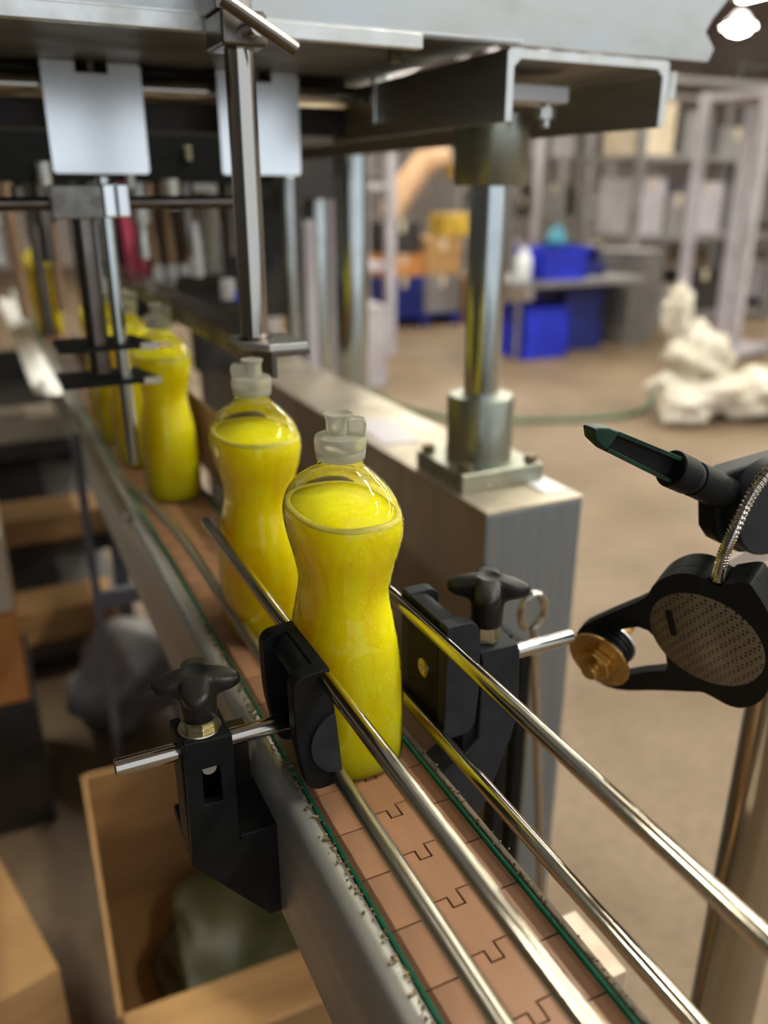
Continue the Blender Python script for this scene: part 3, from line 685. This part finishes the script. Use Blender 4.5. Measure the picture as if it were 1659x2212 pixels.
MB().cyl((0.2740, SY - 0.017, 1.0640), (0.2740, SY - 0.003, 1.0640), 0.0340, seg=48).build('dial', M['grey_plastic'], sw, bevel=0.002)

# flexible armoured cable
cpts = catmull([(0.2212, -0.1040, 1.0250), (0.2216, -0.1040, 1.0339), (0.2232, -0.1045, 1.0462), (0.2270, -0.1050, 1.0575), (0.2340, -0.1055, 1.0770), (0.2450, -0.1050, 1.0915), (0.2660, -0.1030, 1.1045), (0.2950, -0.1000, 1.1110)], 26)
rr = [0.0042 if (i // 2) % 2 == 0 else 0.0035 for i in range(len(cpts))]
tag(MB().tube(cpts, rr, 16).build('armoured_cable', M['rod_steel'], None, ang=20), 'ribbed steel conduit cable looping down in front of the black sensor housing', 'cable')
tag(MB().prism([(0.3156, 0.9886), (0.41, 1.0160), (0.41, 0.9950), (0.3341, 0.9727)], 'y', -0.030, -0.025).build('acrylic_plate', M['clear'], None, bevel=0.001), 'pale slanted clear plate behind the reflector bracket at the right edge', 'plate')
tag(MB().prism([(0.3552, 0.9620), (0.42, 0.975), (0.42, 0.894), (0.3834, 0.8939)], 'y', -0.034, -0.031).build('teal_cover', M['teal']), 'small teal cover just behind the reflector bracket', 'cover')

# ------------------------------------------------------------------ filler: hanging plates, cross shaft, stop gate
sh = MB().cyl((-0.45, 0.62, 1.3690), (0.300, 0.62, 1.3720), 0.0135, seg=32)
tag(sh.build('cross_shaft', M['rod_steel'], None, bevel=0.004), 'horizontal polished shaft running behind the two pale hanging plates', 'shaft')
def hang(x0, x1, z0, z1, y, label):
    w = x1 - x0
    poly = [(x0 + 0.003, z0), (x1 - 0.003, z0), (x1, z0 + 0.003), (x1, z1 - 0.003), (x1 - 0.003, z1), (x0 + w * 0.66, z1), (x0 + w * 0.66, z1 - 0.011), (x0 + w * 0.34, z1 - 0.011), (x0 + w * 0.34, z1), (x0, z1), (x0, z0 + 0.003)]
    t = thing('hanging_plate', (x0 + w / 2, y, z1), label, 'plate', 'pale hanging plates')
    MB().prism(poly, 'y', y, y + 0.004).build('plate', M['white_plate'], t, bevel=0.0006)
    MB().cyl((x0 + w * 0.5, y + 0.012, z1 - 0.03), (x0 + w * 0.5, y + 0.012, z1 + 0.02), 0.006, seg=16).build('hanger_stud', M['dark_steel'], t)
hang(-0.0885, 0.0155, 1.2800, 1.3915, 0.585, 'left pale notched plate hanging below the gantry')
hang(0.0995, 0.1985, 1.2800, 1.3915, 0.585, 'right pale notched plate hanging behind the upright rod')
hang(-0.305, -0.162, 1.20, 1.33, 0.80, 'pale plate cut by the left edge of the picture')
st = thing('edge_stop', (0.290, 0.55, 1.41), 'short pale round-ended stop bar hanging beside the channel', 'bar')
MB().span(0.2785, 0.3025, 0.546, 0.556, 1.338, 1.390).build('lower_bar', M['white_plate'], st, bevel=0.003)
MB().span(0.280, 0.302, 0.545, 0.557, 1.392, 1.412).build('upper_bar', M['collar'], st, bevel=0.001)

sg = thing('stop_gate', (-0.07, 0.45, 1.1), 'bottle stop gate: two black plates on twin rods beside the third bottle', 'gate')
MB().span(-0.108, -0.060, 0.440, 0.465, 1.2370, 1.2680).build('mount_block', M['channel'], sg, bevel=0.002)
for x in (-0.1005, -0.0665): MB().cyl((x, 0.4385, 1.2525), (x, 0.442, 1.2525), 0.0055, seg=20).build('block_bolt', M['dark_steel'], sg)
MB().span(-0.0605, -0.0490, 0.436, 0.468, 1.2380, 1.2690).build('clamp_half', M['white_plate'], sg, bevel=0.002)
MB().span(-0.0475, -0.0360, 0.436, 0.468, 1.2380, 1.2690).build('clamp_half', M['white_plate'], sg, bevel=0.002)
MB().cyl((-0.30, 0.470, 1.2500), (0.10, 0.470, 1.2520), 0.0065, seg=20).build('cross_bar', M['dark_steel'], sg)
MB().cyl((-0.0800, 0.452, 1.086), (-0.0800, 0.452, 1.238), 0.0105, seg=24).build('gate_rod', M['dark_steel'], sg)
MB().cyl((-0.0705, 0.458, 1.238), (-0.0705, 0.458, 1.165), 0.0045, seg=16).build('spring_pin', M['white_pl'], sg)
MB().cyl((-0.0575, 0.450, 0.985), (-0.0575, 0.450, 1.275), 0.0068, seg=24).build('gate_rod', M['shaft'], sg)
for z in (1.110, 1.074):
    MB().prism([(-0.120, 0.436), (-0.022, 0.436), (-0.036, 0.505), (-0.120, 0.505)], 'z', z, z + 0.005).build('stop_plate', M['black'], sg, bevel=0.0006)
    MB().span(-0.040, -0.022, 0.4340, 0.4362, z - 0.001, z + 0.006).build('edge_strip', M['alu'], sg)

# far side sheets and edging of the conveyor
tag(MB().prism([(-0.066, CZ + 0.012), (-0.118, CZ + 0.026), (-0.118, CZ + 0.023), (-0.066, CZ + 0.009)], 'y', 1.15, 2.75).build('glare_sheet', M['alu'], None), 'bright sheet added along the far left of the conveyor, sloped to mirror lamps', 'guard')  # added sheet, laid nearly flat so the far lamps reflect in it
tag(MB().span(0.066, 0.070, 0.33, 1.9, CZ + 0.0, CZ + 0.095).build('side_guard', M['kraft_dk'], None), 'brown side sheet along the right of the conveyor behind the bottles', 'guard')
tag(MB().tube([(-0.068, 0.50, CZ + 0.005), (-0.068, 1.15, CZ + 0.012)], 0.006, 12).build('edge_trim', M['worn_steel'], None), 'pale round edging on the far left conveyor side', 'trim')

# filler carcass behind the plates
fb = thing('filler_carcass', (0.15, 1.6, 0.9), 'dark filling machine carcass behind the hanging plates at upper left', 'machine')
MB().span(-0.60, 0.62, 1.45, 2.1, 1.245, 2.0).build('upper_housing', M['dark_paint'], fb, bevel=0.004)
MB().span(-0.55, 0.285, 0.95, 1.02, 1.275, 1.345).build('valve_beam', M['black'], fb, bevel=0.002)
fr_ = random.Random(11)
for i in range(16):
    x = -0.42 + i * 0.044 + fr_.uniform(-0.01, 0.01); z = fr_.uniform(1.215, 1.325); r_ = fr_.uniform(0.006, 0.014)
    MB().cyl((x, 0.945, z - r_ * 1.6), (x, 0.945, z + r_ * 1.6), r_, seg=16).build('fitting', M[fr_.choice(('alu', 'dark_steel', 'tan_tube', 'zinc', 'dark_paint'))], fb, bevel=0.001)
MB().span(0.28, 0.34, 1.5, 1.56, 0.0, 1.3).build('upright', M['channel'], fb)
MB().span(0.10, 0.60, 1.70, 1.74, 0.95, 1.25).build('rear_panel', M['dark_paint'], fb)
for i in range(9):
    x = -0.36 + i * 0.072
    v = MB().cyl((x, 0.985, 1.275), (x, 0.985, 1.215), 0.016, seg=20)
    v.cyl((x, 0.985, 1.215), (x, 0.985, 1.16), 0.009, seg=16)
    v.build('valve', M['dark_steel'] if i % 3 else M['alu'], fb)
for i, (x, m, z0) in enumerate(((0.118, 'pink', 1.10), (0.142, 'pink', 1.09), (0.170, 'tan_tube', 1.08), (0.205, 'tan_tube', 1.075), (0.240, 'tan_tube', 1.08), (-0.03, 'tan_tube', 1.03), (-0.10, 'tan_tube', 1.02), (0.02, 'dark_steel', 0.99), (-0.06, 'dark_steel', 0.98))):
    tag(MB().tube([(x, 1.43, 1.30), (x, 1.43, 1.20), (x + 0.003, 1.42, z0)], 0.0115, 12).build('product_hose', M[m], None), ('left pink hose hanging from the dark filler', 'right pink hose hanging from the dark filler', 'tan hose directly right of the pink hoses', 'middle tan hose right of the pink hoses', 'last tan hose right of the pink hoses, nearest the funnel', 'right tan hose of the pair left of the pink hoses', 'leftmost tan hose hanging from the dark filler', 'dark steel tube right of the left tan hoses', 'leftmost dark steel tube hanging from the filler')[i], 'hose', {'pink': 'pink hoses', 'tan_tube': 'tan hoses', 'dark_steel': 'dark tubes'}[m])
for i, x in enumerate((0.168, 0.196, 0.222)):
    tag(MB().lathe([(0.012, 0), (0.013, 0.03), (0.010, 0.034), (0.010, 0.05)], (x, 1.38, 1.068), 16).build('hose_fitting', M['white_pl']), 'pale grey fitting below the tan hoses, %s of three' % ('leftmost', 'middle', 'rightmost')[i], 'fitting', 'hose fittings')
    
for i, (x, z0, z1, r, m) in enumerate(((0.262, 1.09, 1.19, 0.010, 'shaft'), (0.300, 1.12, 1.235, 0.017, 'channel'), (0.300, 1.235, 1.262, 0.030, 'alu'))):
    pass
fn = thing('funnel', (0.262, 1.30, 1.1), 'grey steel funnel with bright rim hanging behind the upright rod', 'funnel')
MB().lathe([(0.010, 0), (0.012, 0.05), (0.030, 0.125), (0.030, 0.150)], (0.262, 1.30, 1.115), 28).build('cone', M['channel'], fn)
MB().lathe([(0.030, 0), (0.033, 0.002), (0.033, 0.012), (0.030, 0.014)], (0.262, 1.30, 1.262), 28).build('rim', M['white_pl'], fn)
tag(MB().cyl((0.228, 1.28, 1.10), (0.222, 1.28, 1.205), 0.0115, seg=16).build('sight_tube', M['white_pl'], None, bevel=0.002), 'white upright sight tube left of the grey funnel', 'tube')
for i, (x, y, m, r, z0, z1, lb_) in enumerate(((0.285, 1.22, 'blue', 0.012, 1.055, 1.075, 'small blue cap among the dark fittings left of the upright rod'), (0.270, 1.22, 'white_pl', 0.014, 1.06, 1.10, 'small white bottle among the dark fittings left of the upright rod'))):
    tag(MB().cyl((x, y, z0), (x, y, z1), r, seg=20).build('fitting_cap' if i == 0 else 'sample_bottle', M[m], None, bevel=0.002), lb_, 'cap' if i == 0 else 'bottle')
mt = thing('drive_motor', (0.27, 1.30, 1.0), 'dark lumpy drive motor behind the bar left of the upright rod', 'motor')
MB().cyl((0.20, 1.33, 1.05), (0.34, 1.33, 1.05), 0.05, seg=24).build('motor_body', M['dark_paint'], mt, bevel=0.004)
MB().span(0.22, 0.32, 1.29, 1.36, 0.90, 1.00).build('motor_base', M['dark_paint'], mt)

# polished uprights between the rod and the second column
for i, (x, y, r, z0, z1, m) in enumerate(((0.475, 1.42, 0.016, 0.0, 1.30, 'shaft'), (0.62, 1.62, 0.030, 0.0, 1.32, 'shaft'), (0.72, 1.75, 0.026, 0.0, 1.26, 'lilac_paint'), (0.545, 1.50, 0.020, 0.0, 1.20, 'lilac_paint'))):
    tag(MB().cyl((x, y, z0), (x, y, z1), r, seg=24).build('machine_upright', M[m], None, bevel=0.008), ('thin polished upright just right of the hold-down rod', 'thick polished upright left of the chrome rear column', 'pale grey thick upright beside the chrome rear column', 'pale grey thin upright behind the hold-down rod')[i], 'post', ('polished' if m == 'shaft' else 'pale grey') + ' uprights')

# ------------------------------------------------------------------ things on the shop floor, right
HO = catmull([(2.25, 6.5, 0.012), (2.10, 4.6, 0.012), (2.12, 3.95, 0.012), (2.30, 3.60, 0.012), (2.75, 3.38, 0.012), (3.10, 3.28, 0.012), (3.45, 3.36, 0.012), (3.9, 3.7, 0.012), (5.2, 4.0, 0.012)], 8)
tag(MB().tube(HO, 0.014, 10).build('garden_hose', M['hose_green']), 'green hose lying in a curve across the concrete floor', 'hose')

def lump(c, d, seed, name='foam'):
    bm = bmesh.new(); bmesh.ops.create_icosphere(bm, subdivisions=4, radius=1)
    rnd = random.Random(seed); ws = [(Vector((rnd.uniform(-1, 1), rnd.uniform(-1, 1), rnd.uniform(-1, 1))).normalized(), rnd.uniform(2.5, 14), rnd.uniform(0, 6)) for _ in range(16)]
    for v in bm.verts:
        n = v.co.normalized(); q = 1 + sum(math.sin(w.dot(n) * f + p) * 0.35 / f ** 0.6 for w, f, p in ws) * 0.35
        v.co = Vector((n.x * d[0] * q, n.y * d[1] * q, n.z * d[2] * q))
        v.co += Vector(c)
        if v.co.z < 0.002: v.co.z = 0.002
    m = MB(); m.bm.free(); m.bm = bm; return m
for i, (c, d, lb_) in enumerate((((3.62, 3.12, 0.14), (0.30, 0.26, 0.15), 'heap of white foam wrap on the floor, the wide piece at the bottom'),
                               ((3.62, 3.16, 0.36), (0.20, 0.18, 0.16), 'middle roll of white foam wrap resting on the heap'),
                               ((3.50, 3.25, 0.62), (0.085, 0.08, 0.15), 'upright twisted end of white foam wrap on top of the heap'),
                               ((3.95, 2.95, 0.13), (0.26, 0.22, 0.14), 'white foam wrap lying at the right edge beside the heap'),
                               ((3.40, 3.02, 0.09), (0.13, 0.12, 0.10), 'small grey-white scrap at the left foot of the foam heap'))):
    tag(lump(c, d, 5 + i).build('foam_wrap', M['foam'], None, ang=80), lb_, 'packing foam')

# work table with blue tubs
tb = thing('work_table', (4.15, 5.2, 0), 'grey folding work table carrying blue tubs in the background', 'table')
MB().span(3.52, 4.80, 4.95, 5.65, 0.57, 0.61).build('table_top', M['grey_paint'], tb)
for x in (3.60, 4.72):
    for y in (5.02, 5.58): MB().cyl((x, y, 0), (x, y, 0.57), 0.018, seg=10).build('leg', M['grey_paint'], tb)
def tub(c, w, d, h, m, label, name='tub'):
    o = MB(); x, y, z = c
    tp = 0.9
    o.prism([(x - w / 2 * tp, y - d / 2 * tp), (x + w / 2 * tp, y - d / 2 * tp), (x + w / 2 * tp, y + d / 2 * tp), (x - w / 2 * tp, y + d / 2 * tp)], 'z', z, z + 0.01)
    for (a, b, cc, dd) in ((x - w / 2, x + w / 2, y - d / 2, y - d / 2 + 0.012), (x - w / 2, x + w / 2, y + d / 2 - 0.012, y + d / 2), (x - w / 2, x - w / 2 + 0.012, y - d / 2, y + d / 2), (x + w / 2 - 0.012, x + w / 2, y - d / 2, y + d / 2)):
        o.span(a, b, cc, dd, z, z + h)
    o.span(x - w / 2 - 0.015, x + w / 2 + 0.015, y - d / 2 - 0.015, y - d / 2, z + h - 0.03, z + h)
    o.span(x - w / 2 - 0.015, x + w / 2 + 0.015, y + d / 2, y + d / 2 + 0.015, z + h - 0.03, z + h)
    return tag(o.build(name, M[m]), label, 'tub')
tub((4.02, 5.20, 0.61), 0.44, 0.36, 0.24, 'blue', 'bright blue tub standing on the grey work table')
tub((4.42, 5.35, 0.61), 0.30, 0.30, 0.10, 'blue_dk', 'shallow dark blue tub on the right of the work table')
tub((3.90, 5.25, 0.001), 0.44, 0.42, 0.40, 'blue', 'bright blue tub on the floor beneath the work table')
tub((4.42, 5.45, 0.001), 0.42, 0.42, 0.52, 'blue_dk', 'dark blue tub on the floor under the right of the table')
tub((4.75, 5.95, 0.001), 0.40, 0.40, 0.80, 'blue_dk', 'tall dark blue bin behind the work table')
tag(MB().lathe([(0.05, 0), (0.06, 0.02), (0.06, 0.17), (0.03, 0.22), (0.03, 0.25)], (3.70, 5.12, 0.61), 20).build('jug', M['white_pl']), 'white jug standing on the work table left of the blue tub', 'jug')
tag(MB().lathe([(0.07, 0), (0.09, 0.03), (0.06, 0.12), (0.02, 0.16)], (4.05, 5.2, 0.855), 20).build('lid', M['teal']), 'teal lid on top of the bright blue tub', 'lid')
bg = MB().lathe([(0.24, 0), (0.28, 0.10), (0.29, 0.75), (0.31, 0.78)], (5.15, 5.55, 0), 28)
tag(bg.build('waste_bin', M['grey_paint']), 'grey round waste bin right of the blue tubs', 'bin')

# tall steel racking at the right background
def rack(x, y, w, d, h, levels, m, label, rz=0.0):
    t = thing('storage_rack', (x, y, 0), label, 'rack', None, rz)
    for a in (-1, 1):
        for b in (-1, 1): MB().box((a * w / 2, b * d / 2, h / 2), (0.07, 0.07, h)).build('post', M[m], t, world=False)
    for z in levels: MB().box((0, 0, z), (w, d, 0.05)).build('shelf', M[m], t, world=False)
    return t
rack(6.4, 6.3, 1.9, 0.8, 2.3, (0.08, 0.85, 1.55, 2.2), 'grey_paint', 'grey storage rack behind the blue tubs')
rack(5.35, 4.55, 0.62, 0.5, 1.95, (0.06, 1.92), 'lilac_paint', 'pale grey tall frame right of the work table', rz=0.2)
rack(9.0, 6.6, 2.4, 0.9, 2.6, (0.1, 0.9, 1.7, 2.5), 'dark_paint', 'dark storage rack at the right edge of the background')
rack(7.6, 10.2, 3.0, 0.9, 2.6, (0.1, 0.9, 1.7, 2.5), 'grey_paint', 'grey storage rack far back beyond the tubs')
rack(3.6, 10.0, 2.6, 0.9, 2.4, (0.1, 0.8, 1.5, 2.3), 'grey_paint', 'grey storage rack far back between the two columns')
def crate(c, d, m, label, grp, rz=0, tape=True):
    t = thing('carton', c, label, 'box', grp, rz)
    MB().box((0, 0, d[2] / 2), d).build('carton_body', M[m], t, world=False, bevel=0.004)
    if not tape: return t
    MB().box((0, 0, d[2] + 0.0006), (0.06, d[1], 0.0012)).build('tape', M['pale_box'], t, world=False)
    for s in (-1, 1): MB().box((0, s * (d[1] / 2 + 0.0006), d[2] - 0.05), (0.06, 0.0012, 0.10)).build('tape', M['pale_box'], t, world=False)
    return t
rs = random.Random(3)
ORD = ('first', 'second', 'third', 'fourth', 'fifth', 'sixth', 'seventh', 'eighth', 'ninth')
mk = ['grey_paint', 'lilac_paint', 'dark_paint', 'pale_box', 'grey_paint', 'lilac_paint']
nm = {'kraft': 'brown', 'orange_box': 'orange-brown', 'pale_box': 'pale', 'grey_paint': 'grey', 'dark_paint': 'dark', 'lilac_paint': 'pale grey'}
for (rx, ry, w, lv, where) in ((6.4, 6.3, 1.7, (0.105, 0.875, 1.575), 'grey rack behind the tubs'), (9.0, 6.6, 2.2, (0.125, 0.925, 1.725), 'dark rack at right'), (7.6, 10.2, 2.7, (0.125, 0.925, 1.725), 'far grey rack beyond the tubs'), (3.6, 10.0, 2.3, (0.125, 0.825, 1.525), 'far grey rack between the columns')):
    for z in lv:
        x = rx - w / 2; num = -1
        while x < rx + w / 2 - 0.25:
            bw = rs.uniform(0.25, 0.5); m = rs.choice(mk); bh = rs.uniform(0.25, 0.55)
            if x + bw > rx + w / 2: break
            num += 1
            crate((x + bw / 2, ry, z), (bw - 0.02, 0.55, bh), m, '%s carton, %s from left on %s shelf of %s' % (nm[m], ORD[num], ('bottom', 'middle', 'top')[lv.index(z)], where), 'cartons on the %s' % where)
            x += bw + rs.uniform(0, 0.12)
# pallet stack between the columns
pal = thing('pallet', (3.85, 7.35, 0), 'dark blue pallet on the floor between the two columns', 'pallet')
for k in range(5): MB().span(3.40, 4.25, 6.95 + k * 0.18, 7.08 + k * 0.18, 0.10, 0.125).build('slat', M['blue_dk'], pal)
for k in range(3): MB().span(3.42 + k * 0.36, 3.52 + k * 0.36, 6.95, 7.80, 0.0, 0.10).build('bearer', M['blue_dk'], pal)
crate((3.62, 7.30, 0.125), (0.42, 0.6, 0.36), 'blue_dk', 'dark blue carton on the left of the pallet', None)
crate((4.05, 7.30, 0.125), (0.40, 0.6, 0.36), 'grey_paint', 'grey carton on the right of the pallet', None)
crate((3.62, 7.30, 0.490), (0.42, 0.6, 0.20), 'orange_box', 'orange-brown carton on top of the dark blue carton', None)
crate((4.05, 7.30, 0.490), (0.40, 0.6, 0.34), 'kraft', 'brown carton stacked on the grey carton', None)
crate((3.62, 7.30, 0.695), (0.40, 0.5, 0.30), 'dark_paint', 'dark carton on top of the orange-brown carton', None)
crate((4.52, 7.05, 0.0), (0.34, 0.4, 0.46), 'kraft', 'brown carton on the floor right of the pallet', None)
rl = MB().tube([(3.55, 7.2, 1.04), (3.72, 7.2, 1.30), (3.92, 7.2, 1.52), (4.18, 7.2, 1.58)], [0.10, 0.13, 0.12, 0.08], 18)
tag(rl.build('paper_roll', M['skin_card']), 'buff paper bundle bent over the cartons between the columns', 'paper')
tag(MB().box((4.32, 7.2, 1.45), (0.22, 0.2, 0.12)).build('tool_case', M['yellow_tool'], None, bevel=0.02), 'yellow case hanging by the buff paper bundle', 'case')
tag(MB().box((4.22, 7.2, 0.95), (0.30, 0.3, 0.22)).build('tool_case', M['yellow_tool'], None, bevel=0.02), 'yellow case on the stacked brown carton', 'case')
crate((2.05, 4.9, 0.0), (0.5, 0.45, 0.55), 'lilac_paint', 'pale grey carton beyond the hold-down rod', None)
rack(2.35, 6.0, 1.0, 0.5, 1.9, (0.1, 0.7, 1.3, 1.85), 'lilac_paint', 'pale grey rack beyond the hold-down rod')

# pipes and clutter up high at right
for i in range(7):
    x = 4.9 + i * 0.36
    tag(MB().cyl((x, 8.2, 0.0), (x, 8.2, 3.0), 0.05, seg=12).build('wall_pipe', M['lilac_paint' if i % 2 else 'grey_paint']), 'upright %s pipe, %s from left of seven above the blue tubs' % ('pale' if i % 2 else 'grey', ORD[i]), 'pipe', 'background pipes')
tag(MB().cyl((1.5, 9.2, 2.45), (15.8, 9.2, 2.55), 0.09, seg=14).build('duct', M['lilac_paint']), 'horizontal pale duct high in the right background', 'duct')
for i, (x, y, z) in enumerate(((9.62, 8.95, 3.32),)):
    t = thing('high_bay_lamp', (x, y, z), 'round bright lamp hanging at the top right corner', 'lamp')
    MB().lathe([(0.06, 0.18), (0.09, 0.13), (0.21, 0.0)], (x, y, z), 28, cap=False).build('shade', M['lamp_body'], t)
    MB().lathe([(0.001, -0.10), (0.12, -0.06), (0.16, 0.02), (0.08, 0.12)], (x, y, z), 24).build('bulb', M['lamp'], t)
    MB().cyl((x, y, z + 0.18), (x, y, 4.6), 0.01, seg=8).build('cord', M['dark_paint'], t)

# ------------------------------------------------------------------ left: boxes and rack below the conveyor
def open_box(c, w, d, h, rz, label, flaps=True):
    t = thing('open_carton', c, label, 'box', None, rz)
    th = 0.006
    for nme, cc, dd in (('wall_panel', (-w / 2, 0, h / 2), (th, d, h)), ('wall_panel', (w / 2, 0, h / 2), (th, d, h)), ('wall_panel', (0, d / 2, h / 2), (w, th, h)), ('wall_panel', (0, -d / 2, h / 2), (w, th, h)), ('base_panel', (0, 0, th / 2), (w, d, th))):
        MB().box(cc, dd).build(nme, M['kraft'], t, world=False)
    if flaps:
        f = MB().box((0, 0, 0.075), (w * 0.98, th, 0.15)); f.xf(Matrix.Translation((0, -d / 2, h)) @ Matrix.Rotation(math.radians(62), 4, 'X')); f.build('flap', M['kraft'], t, world=False)
    return t
open_box((0.060, 0.60, 0.0), 0.43, 0.50, 0.30, math.radians(-2), 'open brown carton on the floor under the near end of the conveyor')
tag(lump((0.06, 0.60, 0.055), (0.150, 0.180, 0.05), 31).build('film_scrap', M['film'], None, ang=80), 'crumpled grey-green film lying inside the open carton', 'plastic film')
crate((-0.47, 0.62, 0.0), (0.40, 0.42, 0.30), 'kraft', 'closed brown carton at the lower left corner beside the open carton', None, 0.25)
rk = thing('shelf_rack', (-0.10, 2.3, 0), 'low dark rack of cartons left of and behind the conveyor leg', 'rack')
for x in (-0.42, 0.06):
    for y in (1.75, 2.55): MB().span(x - 0.02, x + 0.02, y - 0.02, y + 0.02, 0.0, 0.77).build('post', M['blue_grey'], rk)
for z in (0.06, 0.36, 0.64): MB().span(-0.44, 0.08, 1.73, 2.57, z, z + 0.025).build('shelf', M['dark_paint'], rk)
MB().span(-0.44, 0.08, 2.57, 2.59, 0.0, 0.77).build('back_panel', M['dark_paint'], rk)
for i, (x, z, w, h, m) in enumerate(((-0.10, 0.085, 0.28, 0.10, 'kraft'), (-0.09, 0.385, 0.30, 0.075, 'kraft'), (-0.09, 0.665, 0.28, 0.06, 'pale_box'), (-0.34, 0.385, 0.14, 0.2, 'dark_paint'), (-0.34, 0.085, 0.14, 0.2, 'orange_box'))):
    crate((x, 1.86, z), (w, 0.16, h), m, '%s carton on the %s shelf of the low dark rack%s' % (nm[m], ('bottom', 'middle', 'top')[0 if z < 0.2 else 1 if z < 0.5 else 2], ', left side' if x < -0.2 else ''), None, 0, False)
crate((-0.352, 1.30, 0.30), (0.28, 0.30, 0.20), 'orange_box', 'orange-brown carton at the left edge, below the pale carton', None)
crate((-0.352, 1.30, 0.503), (0.28, 0.30, 0.16), 'pale_box', 'pale carton at the left edge, on top of the orange-brown carton', None)
crate((-0.352, 1.30, 0.0), (0.30, 0.32, 0.297), 'dark_paint', 'dark carton at the left edge on the floor', None)
tag(lump((0.02, 1.45, 0.13), (0.16, 0.16, 0.13), 44).build('grey_sack', M['grey_paint'], None, ang=80), 'grey sack on the floor behind the open carton', 'sack')
